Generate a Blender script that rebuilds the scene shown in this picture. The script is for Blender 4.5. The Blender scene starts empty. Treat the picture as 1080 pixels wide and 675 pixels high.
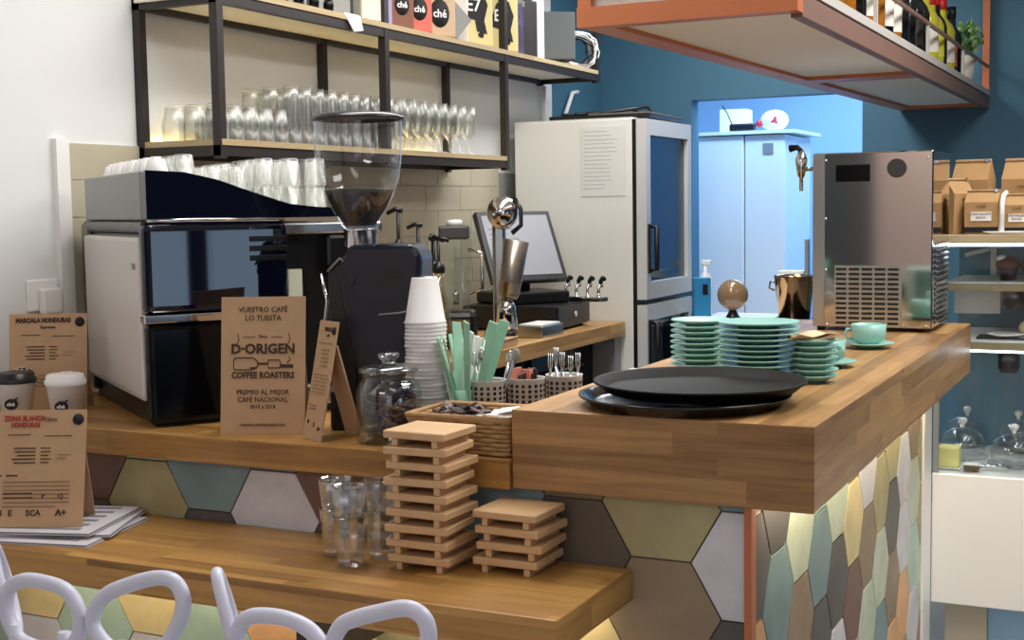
import bpy, bmesh, math, random
from mathutils import Vector, Matrix, Euler
S = bpy.context.scene
COL = S.collection
PI = math.pi
random.seed(7)
# ---------------------------------------------------------------- camera, world, light
cam_d = bpy.data.cameras.new('camera'); cam = bpy.data.objects.new('camera', cam_d); COL.objects.link(cam)
cam_d.sensor_width = 36; cam_d.lens = 46.38; cam_d.clip_start = 0.05
_r = Matrix(((0.8977786, -0.0229186, 0.4398503), (0.4401523, 0.0832113, -0.8940592), (-0.0161099, 0.9962683, 0.084793)))
cam.matrix_world = Matrix.Translation((0.549, -2.339, 1.5)) @ _r.to_4x4()
S.camera = cam
S.view_settings.view_transform = 'Standard'; S.view_settings.look = 'None'
S.view_settings.gamma = 1; S.view_settings.use_curve_mapping = False
S.view_settings.exposure = 0.27
w = bpy.data.worlds.new('world'); S.world = w; w.use_nodes = True
w.node_tree.nodes['Background'].inputs[0].default_value = (0.75, 0.85, 1, 1)
w.node_tree.nodes['Background'].inputs[1].default_value = 0.3

def area(name, loc, rot, sx, sy, power, color):
    d = bpy.data.lights.new(name, 'AREA'); d.shape = 'RECTANGLE'; d.size = sx; d.size_y = sy
    d.energy = power; d.color = color
    o = bpy.data.objects.new(name, d); COL.objects.link(o); o.location = loc; o.rotation_euler = rot
    return o
# area lights under the room ceiling, the last two added for effect
area('ceiling_area_light', (0.9, -1.6, 2.78), (0, 0, 0), 1.2, 0.5, 5, (1, 0.93, 0.84))
area('ceiling_area_light', (-1.15, 0.9, 2.78), (0, 0, 0), 0.5, 2.4, 36, (1, 0.985, 0.96))
area('ceiling_area_light', (-1.2, 3.2, 2.78), (0, 0, 0), 0.5, 1.4, 24, (0.95, 0.98, 1))
area('ceiling_area_light', (0.6, 1.3, 2.78), (0, 0, 0), 0.5, 2.2, 44, (1, 0.98, 0.95))
area('ceiling_area_light', (-0.5, -3.9, 2.78), (0, 0, 0), 1.6, 0.4, 26, (1, 0.92, 0.88))  # added lamp, brightens the pink wall mirrored in the steel cooler
area('ceiling_area_light', (1.5, 0.9, 2.78), (0, 0, 0), 0.5, 1.6, 16, (1, 0.98, 0.95))  # added lamp, brightens the display case front and right side
# daylight at the shop windows behind and to the right of the camera
area('window_daylight', (3.44, -1.93, 1.15), (0, PI / 2, 0), .5, 0.36, 1.1, (0.5, 0.72, 1))
area('window_daylight', (3.44, -1.32, 1.15), (0, PI / 2, 0), .5, 0.6, 1.8, (0.5, 0.72, 1))
area('window_daylight', (1.9, -4.44, 1.5), (PI / 2, 0, 0), 2.0, 1.8, 9, (0.82, 0.9, 1))
# light in the blue back room
area('back_room_light', (-1.0, 5.7, 2.6), (0, 0, 0), 1.6, 1.8, 48, (0.42, 0.68, 1))
area('back_room_light', (-1.3, 4.75, 2.70), (0, 0, 0), 1.0, .2, 24, (0.36, 0.62, 1))  # extra lamp added to turn the freezer front blue

# ---------------------------------------------------------------- materials
def lin(c):
    return tuple((x / 12.92 if x <= 0.04045 else ((x + 0.055) / 1.055) ** 2.4) for x in [v / 255 for v in c]) + (1,)
_M = {}
def mat(name, rgb, rough=0.5, metal=0.0, noise=0.0, scale=20, bump=0.0, coat=0.0, emit=None, es=1.0, spec=0.5):
    if name in _M: return _M[name]
    m = bpy.data.materials.new(name); m.use_nodes = True; nt = m.node_tree; b = nt.nodes['Principled BSDF']
    c = lin(rgb)
    b.inputs['Base Color'].default_value = c; b.inputs['Roughness'].default_value = rough
    b.inputs['Metallic'].default_value = metal; b.inputs['Coat Weight'].default_value = coat
    b.inputs['Specular IOR Level'].default_value = spec
    if emit:
        b.inputs['Emission Color'].default_value = lin(emit); b.inputs['Emission Strength'].default_value = es
    n = nt.nodes.new('ShaderNodeTexNoise'); n.inputs['Scale'].default_value = scale; n.inputs['Detail'].default_value = 4
    tc = nt.nodes.new('ShaderNodeTexCoord'); nt.links.new(tc.outputs['Object'], n.inputs['Vector'])
    r = nt.nodes.new('ShaderNodeMixRGB')
    k = noise
    r.inputs[1].default_value = tuple(max(0, x * (1 - k)) for x in c[:3]) + (1,)
    r.inputs[2].default_value = tuple(min(1, x * (1 + k)) for x in c[:3]) + (1,)
    nt.links.new(n.outputs['Fac'], r.inputs[0]); nt.links.new(r.outputs[0], b.inputs['Base Color'])
    if bump:
        bp = nt.nodes.new('ShaderNodeBump'); bp.inputs['Strength'].default_value = bump; bp.inputs['Distance'].default_value = 0.002
        nt.links.new(n.outputs['Fac'], bp.inputs['Height']); nt.links.new(bp.outputs[0], b.inputs['Normal'])
    _M[name] = m; return m

def glass(name, tint=(0.93, 0.96, 0.95), g=0.22, edge=0.75, grough=0.03):
    if name in _M: return _M[name]
    m = bpy.data.materials.new(name); m.use_nodes = True; nt = m.node_tree; nt.nodes.clear()
    o = nt.nodes.new('ShaderNodeOutputMaterial'); mx = nt.nodes.new('ShaderNodeMixShader')
    t = nt.nodes.new('ShaderNodeBsdfTransparent'); t.inputs[0].default_value = tint + (1,)
    gl = nt.nodes.new('ShaderNodeBsdfGlossy'); gl.inputs['Roughness'].default_value = grough
    lw = nt.nodes.new('ShaderNodeLayerWeight'); lw.inputs[0].default_value = 0.5
    mr = nt.nodes.new('ShaderNodeMapRange'); mr.inputs[3].default_value = g * 0.3; mr.inputs[4].default_value = edge; gl.inputs['Color'].default_value = (1, 1, 1, 1)
    pw = nt.nodes.new('ShaderNodeMath'); pw.operation = 'POWER'; pw.inputs[1].default_value = 2.6; nt.links.new(lw.outputs['Facing'], pw.inputs[0]); nt.links.new(pw.outputs[0], mr.inputs[0]); nt.links.new(mr.outputs[0], mx.inputs[0])
    nt.links.new(t.outputs[0], mx.inputs[1]); nt.links.new(gl.outputs[0], mx.inputs[2]); nt.links.new(mx.outputs[0], o.inputs[0])
    _M[name] = m; return m

def wood(name, along_top, light, dark, sw=0.042, sl=0.55, rough=0.38, contrast=0.8):
    """edge-glued oak; along_top: world axis (0=X,1=Y) the staves follow on the top"""
    if name in _M: return _M[name]
    m = bpy.data.materials.new(name); m.use_nodes = True; nt = m.node_tree; b = nt.nodes['Principled BSDF']; L = nt.links.new
    tc = nt.nodes.new('ShaderNodeTexCoord'); ge = nt.nodes.new('ShaderNodeNewGeometry')
    sp = nt.nodes.new('ShaderNodeSeparateXYZ'); L(tc.outputs['Object'], sp.inputs[0])
    sn = nt.nodes.new('ShaderNodeSeparateXYZ'); L(ge.outputs['True Normal'], sn.inputs[0])
    def m1(op, a, bb=None):
        n = nt.nodes.new('ShaderNodeMath'); n.operation = op
        for i, v in enumerate((a, bb)):
            if v is None: continue
            if isinstance(v, (int, float)): n.inputs[i].default_value = v
            else: L(v, n.inputs[i])
        return n.outputs[0]
    def mixf(f, a, bb):
        n = nt.nodes.new('ShaderNodeMix'); n.data_type = 'FLOAT'; L(f, n.inputs[0]); L(a, n.inputs[2]); L(bb, n.inputs[3]); return n.outputs[0]
    isz = m1('GREATER_THAN', m1('ABSOLUTE', sn.outputs[2]), 0.7)
    isy = m1('GREATER_THAN', m1('ABSOLUTE', sn.outputs[1]), 0.7)
    X, Y, Z = sp.outputs
    side_u = mixf(isy, Y, X)
    top_u, top_v = (Y, X) if along_top == 1 else (X, Y)
    u = mixf(isz, side_u, top_u); v = mixf(isz, Z, top_v)
    cb = nt.nodes.new('ShaderNodeCombineXYZ'); L(m1('ADD', u, 5.13), cb.inputs[0]); L(m1('ADD', v, 3.0), cb.inputs[1])
    br = nt.nodes.new('ShaderNodeTexBrick'); L(cb.outputs[0], br.inputs['Vector'])
    br.inputs['Scale'].default_value = 1; br.inputs['Brick Width'].default_value = sl; br.inputs['Row Height'].default_value = sw
    br.inputs['Mortar Size'].default_value = 0.0; br.inputs['Bias'].default_value = 0; br.offset = 0.37; br.offset_frequency = 3
    br.squash = 0.7; br.squash_frequency = 2
    br.inputs['Color1'].default_value = (0, 0, 0, 1); br.inputs['Color2'].default_value = (1, 1, 1, 1)
    st = nt.nodes.new('ShaderNodeCombineXYZ'); L(m1('MULTIPLY', u, 2.5), st.inputs[0]); L(m1('MULTIPLY', v, 38.0), st.inputs[1]); L(br.outputs['Color'], st.inputs[2])
    ns = nt.nodes.new('ShaderNodeTexNoise'); L(st.outputs[0], ns.inputs['Vector']); ns.inputs['Scale'].default_value = 1.6; ns.inputs['Detail'].default_value = 6; ns.inputs['Distortion'].default_value = 0.6
    f = m1('ADD', m1('MULTIPLY', br.outputs['Color'], 0.42 * contrast), m1('MULTIPLY', ns.outputs['Fac'], 0.62))
    cr = nt.nodes.new('ShaderNodeValToRGB'); L(f, cr.inputs[0])
    cr.color_ramp.elements[0].position = 0.2; cr.color_ramp.elements[0].color = lin(dark)
    cr.color_ramp.elements[1].position = 0.78; cr.color_ramp.elements[1].color = lin(light)
    L(cr.outputs[0], b.inputs['Base Color']); b.inputs['Roughness'].default_value = rough
    _M[name] = m; return m

WHITE = mat('white_wall_paint', (226, 226, 224), 0.7, noise=0.03, scale=3)
TEAL = mat('teal_wall_paint', (64, 108, 130), 0.6, noise=0.05, scale=4)
CEIL = mat('ceiling_paint', (225, 225, 222), 0.8)
FLOORM = mat('grey_floor_tile', (150, 150, 150), 0.35, noise=0.1, scale=5)
PINKW = mat('pale_pink_plaster', (222, 200, 192), 0.7)
BLUEW = mat('pale_blue_wall', (176, 206, 232), 0.6)
OAKBAR = wood('oak_bar', 1, (198, 154, 98), (122, 84, 46))
OAKC = wood('oak_counter', 0, (200, 152, 84), (126, 84, 38))
OAKR = wood('oak_rear_counter', 1, (214, 170, 110), (160, 112, 60))
BIRCH = wood('birch_shelf', 1, (196, 176, 138), (160, 138, 100), sw=0.3, sl=2.0, rough=0.6)
TRAYW = mat('pale_beech', (206, 168, 124), 0.5, noise=0.14, scale=14)
BLACKM = mat('black_powder_coat', (40, 32, 30), 0.45)
BLACK = mat('black_plastic', (18, 18, 20), 0.35)
BLACKG = mat('black_gloss', (6, 7, 12), 0.12, spec=.35)
NAVYG = mat('dark_navy_gloss', (5, 9, 28), 0.03, coat=0.5)
NAVY = mat('dark_navy_satin', (15, 20, 36), 0.28)
TRAYB = mat('black_tray', (10, 10, 11), 0.55, noise=0.2, scale=300, spec=.25)
TRAYRIM = mat('black_tray_gloss', (16, 16, 17), 0.15)
STEEL = mat('polished_steel', (200, 198, 194), 0.07, 1.0)
STEELB = mat('brushed_steel', (190, 190, 188), 0.25, 1.0)
CHROME = mat('chrome', (225, 225, 225), 0.05, 1.0)
COPPER = mat('copper_paint', (190, 110, 68), 0.45)
COPPER_SHADED = mat('copper_paint_shaded', (126, 96, 84), 0.5)  # copper with the shade of the rack's right side put into the colour
COPM = mat('copper_metal', (206, 160, 112), 0.12, 1.0)
GREYL = mat('light_grey_paint', (190, 184, 178), 0.5)
PANELB = mat('pale_board_panel', (236, 228, 212), 0.6)
CREAM = mat('cream_enamel', (240, 238, 234), 0.35)
FRW = mat('fridge_white', (234, 233, 226), 0.45)
MACHW = mat('machine_cream', (222, 216, 210), 0.3)
GREYM = mat('mid_grey_metal', (140, 140, 138), 0.4)
KRAFT = mat('kraft_board', (188, 152, 116), 0.75, noise=0.1, scale=25)
KRAFTD = mat('kraft_dark', (176, 138, 92), 0.75, noise=0.12, scale=18)
INK = mat('brown_ink', (70, 44, 32), 0.8)
INKL = mat('light_brown_ink', (122, 88, 62), 0.8)
INKR = mat('red_ink', (160, 62, 50), 0.8)
INKB = mat('black_ink', (30, 26, 28), 0.8)
PAPER = mat('paper_white', (236, 234, 230), 0.7)
CUPW = mat('white_paper_cup', (236, 232, 230), 0.5)
TEALP = mat('teal_glazed_china', (150, 200, 188), 0.3, spec=.4)
TEALD = mat('unglazed_teal_foot', (104, 160, 148), 0.4)
MINT = mat('mint_sleeve', (150, 200, 172), 0.5)
LILAC = mat('white_lilac_plastic', (214, 216, 234), 0.35)
GLASS = glass('clear_glass', (.97, .98, .97), .2, .5, .05)
GLASSL = glass('clear_tumbler_glass', (0.975, 0.98, 0.96), 0.25, 0.5, .35)
GLASSP = glass('pane_glass', (0.93, 0.96, 0.97), 0.08, 0.35)
GLASSF = glass('fridge_door_glass', (0.6, 0.64, 0.66), 0.25, 0.12)
BEANS = mat('coffee_beans', (36, 18, 13), 0.5, noise=0.7, scale=150, bump=1.0)
GROUT = mat('pale_grout', (216, 206, 180), 0.8)
GROUTD = mat('grey_brown_grout', (92, 84, 76), 0.8)
TILEW = mat('beige_wall_tile', (190, 182, 158), 0.3, noise=0.04, scale=3)
TGROUT = mat('wall_tile_grout', (214, 208, 190), 0.8)
LEDM = mat('warm_led', (255, 244, 220), 0.5, emit=(255, 240, 208), es=26)
GREEN = mat('leaf_green', (92, 132, 70), 0.5, noise=0.3, scale=40)
CACT = mat('cactus_green', (52, 70, 52), 0.6, noise=0.3, scale=30)
TILES = [mat('hex_' + n, c, 0.5, noise=0.28, scale=11, bump=0.3) for n, c in (
    ('olive', (168, 158, 116)), ('brown', (146, 126, 100)), ('lavender_white', (206, 204, 208)), ('charcoal', (88, 84, 80)),
    ('ochre', (224, 206, 150)), ('blue_grey', (122, 146, 148)), ('mint', (174, 200, 182)), ('apricot', (222, 172, 122)),
    ('red_brown', (118, 86, 74)), ('sage', (192, 202, 178)), ('dark_olive', (98, 90, 76)))]

# ---------------------------------------------------------------- builders
class MB:
    def __init__(self): self.bm = bmesh.new(); self.mats = []; self.cur = 0; self.T = Matrix()
    def m(self, material):
        if material not in self.mats: self.mats.append(material)
        self.cur = self.mats.index(material); return self
    def _new(self, verts):
        for v in verts: v.co = self.T @ v.co
        fs = set()
        for v in verts:
            for f in v.link_faces: fs.add(f)
        for f in fs: f.material_index = self.cur
    def box(self, x0, x1, y0, y1, z0, z1, bev=0.0, seg=2):
        r = bmesh.ops.create_cube(self.bm, size=1); vs = r['verts']
        for v in vs: v.co = Vector(((x0 + x1) / 2 + v.co.x * (x1 - x0), (y0 + y1) / 2 + v.co.y * (y1 - y0), (z0 + z1) / 2 + v.co.z * (z1 - z0)))
        if bev > 0:
            es = list({e for v in vs for e in v.link_edges})
            rr = bmesh.ops.bevel(self.bm, geom=es, offset=bev, segments=seg, affect='EDGES', profile=0.5)
            vs = list({v for f in rr['faces'] for v in f.verts} | {v for v in vs if v.is_valid})
        self._new(vs); return self
    def hexa(self, pts, ):
        """8 points: bottom 4 ccw, top 4 ccw"""
        vs = [self.bm.verts.new(p) for p in pts]
        for f in ((3, 2, 1, 0), (4, 5, 6, 7), (0, 1, 5, 4), (1, 2, 6, 5), (2, 3, 7, 6), (3, 0, 4, 7)):
            self.bm.faces.new([vs[i] for i in f])
        self._new(vs); return self
    def lathe(self, prof, c=(0, 0, 0), n=24, sx=1, sy=1, smooth=True):
        rings = []
        allv = []
        for r, z in prof:
            if r < 1e-6:
                v = self.bm.verts.new((c[0], c[1], c[2] + z)); rings.append([v]); allv.append(v)
            else:
                ring = [self.bm.verts.new((c[0] + sx * r * math.cos(2 * PI * i / n), c[1] + sy * r * math.sin(2 * PI * i / n), c[2] + z)) for i in range(n)]
                rings.append(ring); allv += ring
        for a, b in zip(rings, rings[1:]):
            if len(a) == 1 and len(b) == 1: continue
            for i in range(n):
                j = (i + 1) % n
                if len(a) == 1: f = (a[0], b[j], b[i])
                elif len(b) == 1: f = (a[i], a[j], b[0])
                else: f = (a[i], a[j], b[j], b[i])
                try: fc = self.bm.faces.new(f); fc.smooth = smooth
                except ValueError: pass
        self._new(allv); return self
    def cyl(self, p0, p1, r0, r1=None, n=16, cap=True):
        r1 = r0 if r1 is None else r1
        p0 = Vector(p0); p1 = Vector(p1); d = p1 - p0; q = d.to_track_quat('Z', 'Y').to_matrix()
        A = [self.bm.verts.new(p0 + q @ Vector((r0 * math.cos(2 * PI * i / n), r0 * math.sin(2 * PI * i / n), 0))) for i in range(n)]
        B = [self.bm.verts.new(p1 + q @ Vector((r1 * math.cos(2 * PI * i / n), r1 * math.sin(2 * PI * i / n), 0))) for i in range(n)]
        for i in range(n):
            f = self.bm.faces.new((A[i], A[(i + 1) % n], B[(i + 1) % n], B[i])); f.smooth = True
        if cap: self.bm.faces.new(A[::-1]); self.bm.faces.new(B)
        self._new(A + B); return self
    def tube(self, pts, r, n=10, closed=False, flat=None):
        pts = [Vector(p) for p in pts]; N = len(pts); rings = []
        rr = r if isinstance(r, (list, tuple)) else [r] * N
        up = Vector((0, 0, 1)); prev = None
        for i, p in enumerate(pts):
            if closed: t = pts[(i + 1) % N] - pts[i - 1]
            else: t = pts[min(i + 1, N - 1)] - pts[max(i - 1, 0)]
            t.normalize()
            if prev is None:
                a = t.orthogonal().normalized() if abs(t.dot(up)) > 0.95 else t.cross(up).normalized()
            else: a = (prev - t * prev.dot(t)).normalized()
            prev = a; b = t.cross(a)
            rings.append([self.bm.verts.new(p + (a * math.cos(2 * PI * k / n) + b * math.sin(2 * PI * k / n)) * rr[i]) for k in range(n)])
        M = N if closed else N - 1
        for i in range(M):
            A = rings[i]; B = rings[(i + 1) % N]
            off = 0
            if closed and i == N - 1:
                off = min(range(n), key=lambda s: (A[0].co - B[s].co).length)
            for k in range(n):
                f = self.bm.faces.new((A[k], A[(k + 1) % n], B[(k + 1 + off) % n], B[(k + off) % n])); f.smooth = True
        if not closed:
            self.bm.faces.new(rings[0][::-1]); self.bm.faces.new(rings[-1])
        self._new([v for R_ in rings for v in R_]); return self
    def prism(self, poly, h0, h1, axis='z'):
        """extrude a 2d polygon along an axis; coordinates for x: (y,z), y: (x,z), z: (x,y)"""
        def P(a, b, h): return {'z': (a, b, h), 'y': (a, h, b), 'x': (h, a, b)}[axis]
        A = [self.bm.verts.new(P(a, b, h0)) for a, b in poly]; B = [self.bm.verts.new(P(a, b, h1)) for a, b in poly]
        n = len(poly)
        self.bm.faces.new(A); self.bm.faces.new(B[::-1])
        for i in range(n): self.bm.faces.new((A[i], B[i], B[(i + 1) % n], A[(i + 1) % n]))
        self._new(A + B); return self
    def ball(self, c, rx, ry=None, rz=None, u=14, v=10):
        ry = ry or rx; rz = rz or rx
        r = bmesh.ops.create_uvsphere(self.bm, u_segments=u, v_segments=v, radius=1)
        for q in r['verts']: q.co = Vector((c[0] + q.co.x * rx, c[1] + q.co.y * ry, c[2] + q.co.z * rz))
        for q in r['verts']:
            for f in q.link_faces: f.smooth = True
        self._new(r['verts']); return self
    def build(self, name, material=None, parent=None, bevel=0.0, recalc=True):
        if recalc: bmesh.ops.recalc_face_normals(self.bm, faces=self.bm.faces[:])
        me = bpy.data.meshes.new(name); self.bm.to_mesh(me); self.bm.free()
        if self.mats:
            for x in self.mats: me.materials.append(x)
        elif material: me.materials.append(material)
        o = bpy.data.objects.new(name, me); COL.objects.link(o)
        if parent is not None: o.parent = parent
        if bevel:
            b = o.modifiers.new('bevel', 'BEVEL'); b.width = bevel; b.segments = 2; b.limit_method = 'ANGLE'
        return o

def thing(name, label, cat, loc=(0, 0, 0), rz=0.0, group=None):
    o = bpy.data.objects.new(name, None); COL.objects.link(o); o.empty_display_size = 0.05
    o.location = loc; o.rotation_euler = (0, 0, rz); return tag(o, label, cat, group)
def tag(o, label, cat, group=None, kind=None):
    o['label'] = label; o['category'] = cat
    if group: o['group'] = group
    if kind: o['kind'] = kind
    return o
def struct(name, mb, m=None, parent=None):
    o = mb.build(name, m, parent); o['kind'] = 'structure'; return o
def dup(root, loc, rz=None, label=None, group=None, scale=None):
    c = root.copy(); COL.objects.link(c); c.location = loc
    if rz is not None: c.rotation_euler = (0, 0, rz)
    if label: c['label'] = label
    if group: c['group'] = group
    if scale: c.scale = scale
    for ch in list(root.children):
        k = ch.copy(); COL.objects.link(k); k.parent = c
        for g in list(ch.children):
            q = g.copy(); COL.objects.link(q); q.parent = k
    return c
ORD = ['first', 'second', 'third', 'fourth', 'fifth', 'sixth', 'seventh', 'eighth', 'ninth', 'tenth', 'eleventh', 'twelfth', 'thirteenth', 'fourteenth', 'fifteenth', 'sixteenth', 'seventeenth', 'eighteenth', 'nineteenth', 'twentieth']
ORD += ['twenty-first', 'twenty-second', 'twenty-third', 'twenty-fourth', 'twenty-fifth', 'twenty-sixth', 'twenty-seventh', 'twenty-eighth', 'twenty-ninth', 'thirtieth']
def level(i, n):
    """words for the i-th from the bottom in a stack of n"""
    if i == 0: return 'bottommost'
    if i == n - 1: return 'topmost'
    return ORD[i] + ' from the bottom'

def text_part(name, lines, M, material, parent, depth=0.0006, align='CENTER'):
    """lines: (string, x, z, height, boldness, width scale); M maps the sheet plane (x right, y up) to the parent"""
    for s, x, y, h, bold, ws in lines:
        cu = bpy.data.curves.new('t', 'FONT'); cu.body = s; cu.size = h * 1.38; cu.align_x = align; cu.extrude = depth; cu.offset = bold; cu.resolution_u = 2
        ob = bpy.data.objects.new('t', cu); COL.objects.link(ob)
        me = bpy.data.meshes.new_from_object(ob); me.name = name
        me.transform(M @ Matrix.Translation((x, y, 0)) @ Matrix.Diagonal((ws, 1, 1, 1)))
        bpy.data.objects.remove(ob); bpy.data.curves.remove(cu)
        me.materials.clear(); me.materials.append(material)
        o = bpy.data.objects.new(name, me); COL.objects.link(o)
        if parent is not None: o.parent = parent
FRONT = Matrix.Rotation(PI / 2, 4, 'X')        # sheet plane facing -Y, x right, y up

# ---------------------------------------------------------------- the room
XW = -2.20; YB = 4.4; XR = 3.5; YF = -4.5; HC = 2.8
struct('floor', MB().box(XW - .1, XR, YF, 7.2, -0.05, 0), FLOORM)
struct('ceiling', MB().box(XW - .1, XR, YF, 7.2, HC, HC + .05), CEIL)
struct('wall_left', MB().m(WHITE).box(XW - .1, XW, YF, 3.74, 0, HC).m(TEAL).box(XW - .1, XW, 3.74, YB, 0, HC))
mb = MB().m(TEAL)
mb.box(XW - .1, -1.69, YB, YB + .12, 0, HC).box(-1.69, -.80, YB, YB + .12, 2.05, HC).box(-.80, XR, YB, YB + .12, 0, HC)
struct('wall_back', mb)
mb = MB().m(BLUEW)
mb.box(-2.8, -2.7, YB + .12, 7.2, 0, HC).box(0.3, 0.4, YB + .12, 7.2, 0, HC).box(-2.8, 0.4, 7.1, 7.2, 0, HC)
struct('wall_back_room', mb)
# right wall with two tall shop windows, front wall with a shop window
mb = MB().m(mat('dark_navy_wall', (60, 66, 84), .7))  # unseen wall, coloured dark so the machine's glossy side reflects dark
mb.box(XR, XR + .1, YF, -2.13, 0, HC).box(XR, XR + .1, -1.73, -1.64, .85, 1.45).box(XR, XR + .1, -1.0, 7.2, 0, HC)
mb.box(XR, XR + .1, -2.13, -1.0, 0, .85).box(XR, XR + .1, -2.13, -1.0, 1.45, HC)
struct('wall_right', mb)
mb = MB().m(mat('slate_reflection_wall', (84, 92, 98), .7)).box(XW - .1, -1.44, YF - .1, YF, 0, HC).m(PINKW)  # unseen wall, slate end coloured for the cooler's dark left reflection
mb.box(-1.44, .9, YF - .1, YF, 0, HC).box(2.9, XR, YF - .1, YF, 0, HC).box(.9, 2.9, YF - .1, YF, 0, .6).box(.9, 2.9, YF - .1, YF, 2.4, HC)
struct('wall_front', mb)
for i, (a, b) in enumerate(((-2.13, -1.73), (-1.64, -1.0))):
    mb = MB().box(XR - .03, XR + .05, a, a + .02, .85, 1.45).box(XR - .03, XR + .05, b - .02, b, .85, 1.45).box(XR - .03, XR + .05, a, b, .85, .87).box(XR - .03, XR + .05, a, b, 1.43, 1.45)
    struct('window_%d' % (i + 1), mb, BLACKM)
mb = MB().box(.9, .95, YF - .05, YF + .03, .6, 2.4).box(2.85, 2.9, YF - .05, YF + .03, .6, 2.4).box(1.87, 1.93, YF - .05, YF + .05, .6, 2.4).box(.9, 2.9, YF - .05, YF + .03, .6, .65).box(.9, 2.9, YF - .05, YF + .03, 2.35, 2.4)
struct('window_3', mb, BLACKM)

# wall tile splashback
mb = MB().m(TGROUT).box(XW, XW + .006, .44, 3.12, .9, 1.70)
mb.m(TILEW)
th = .105; zc = 1.70
row = 0
while zc > .95:
    y = .442 - (0.1 if row % 2 else 0)
    while y < 3.12:
        a = max(y, .442); b = min(y + .296, 3.115)
        if b - a > .02: mb.box(XW + .006, XW + .009, a, b, zc - th + .004, zc)
        y += .30
    zc -= th; row += 1
struct('trim_1', mb)
struct('trim_2', MB().box(XW, XW + .02, .39, .438, .9, 1.71), CREAM)
struct('trim_3', MB().m(mat('grey_trim_metal', (150, 152, 150), .4)).box(XW, XW + .012, 3.12, 3.32, .9, 1.66))

# ---------------------------------------------------------------- hex tile cladding
def clip(poly, x0, x1, z0, z1):
    def cl(p, inside, inter):
        out = []
        for i in range(len(p)):
            a = p[i - 1]; b = p[i]
            if inside(b):
                if not inside(a): out.append(inter(a, b))
                out.append(b)
            elif inside(a): out.append(inter(a, b))
        return out
    def ix(v): return lambda a, b: (v, a[1] + (b[1] - a[1]) * (v - a[0]) / (b[0] - a[0]))
    def iz(v): return lambda a, b: (a[0] + (b[0] - a[0]) * (v - a[1]) / (b[1] - a[1]), v)
    for ins, it in ((lambda q: q[0] >= x0, ix(x0)), (lambda q: q[0] <= x1, ix(x1)), (lambda q: q[1] >= z0, iz(z0)), (lambda q: q[1] <= z1, iz(z1))):
        if len(poly) < 3: return []
        poly = cl(poly, ins, it)
    return poly if len(poly) > 2 else []
def hexes(mb, axis, h0, h1, u0, u1, z0, z1, cu, cz, picks, sgap=0.0018):
    s = .1215; H = s * math.sqrt(3)
    k0 = int((u0 - cu) / (1.5 * s)) - 2; k1 = int((u1 - cu) / (1.5 * s)) + 2
    for k in range(k0, k1 + 1):
        for j in range(-7, 4):
            x = cu + k * 1.5 * s; z = cz + j * H + (H / 2 if k % 2 else 0)
            rr = s - sgap * 1.15
            poly = clip([(x + rr * math.cos(PI / 3 * q), z + rr * math.sin(PI / 3 * q)) for q in range(6)], u0, u1, z0, z1)
            if not poly: continue
            c = picks.get((k, j))
            if c is None: c = random.Random(k * 31 + j * 77 + 5).choice([0, 1, 2, 3, 4, 5, 6, 7, 4, 9, 6, 1])
            mb.m(TILES[c]); mb.prism(poly, h0, h1, axis)
# front: column k=0 has its centre at x=-.303; (k,j): z = .924 + j*.2104 (+.105 for odd k)
FP = {(0, 0): 0, (0, -1): 1, (1, -1): 2, (1, -2): 3, (-1, -1): 10, (-1, -2): 4, (0, -2): 2, (-7, -1): 0, (-6, 0): 5, (-5, -1): 2, (-4, 0): 8, (-8, 0): 8, (-3, -1): 2,
      (-6, -1): 3, (-8, -1): 10, (-9, -1): 5, (-7, -2): 4, (-6, -2): 6, (-5, -2): 7, (-8, -2): 6, (-9, -2): 4, (-4, -1): 3, (-4, -2): 4, (-3, -2): 0, (-2, -1): 1, (-2, -2): 7, (-2, 0): 5, (-9, 0): 3, (-10, -1): 10}
body = thing('bar_counter_base', 'long counter base clad in large multicoloured hexagon tiles below the oak tops', 'counter base')
mb = MB().m(GROUTD).box(XW + .003, -.135, .031, .05, 0, .938); hexes(mb, 'y', .026, .0315, XW + .003, -.136, 0, .938, -.303, .924, FP)
mb.build('front_tile_panel', parent=body)
mb = MB().m(GROUT).box(-.16, -.133, .05, 2.02, 0, .938)
SP = {(-1, 0): 3, (-1, -1): 5, (0, 0): 9, (0, -1): 1, (1, -1): 5, (1, 0): 6, (1, -2): 3, (2, 0): 9, (2, -1): 3, (3, -1): 4, (3, -2): 8, (4, 0): 2, (4, -1): 1, (5, -1): 0, (5, -2): 9, (6, 0): 0, (6, -1): 3, (7, -1): 2, (7, -2): 2, (8, 0): 1, (8, -1): 9, (9, -1): 0, (9, -2): 0, (0, -2): 5, (4, -2): 9, (6, -2): 1, (-2, 0): 3, (2, -2): 2, (3, 0): 1, (5, 0): 0}
hexes(mb, 'x', -.134, -.127, .05, 2.02, 0, .938, .42, .805, SP, .0034)
mb.build('side_tile_panel', parent=body)
MB().box(-.6, -.161, .052, 2.02, 0, .937).build('carcass', BLACK, body)
MB().box(-.1355, -.1215, .018, .05, 0, .938).build('corner_trim', COPPER, body)
MB().box(-.16, -.119, 2.021, 2.168, 0, .938).build('end_post', CREAM, body)
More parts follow.
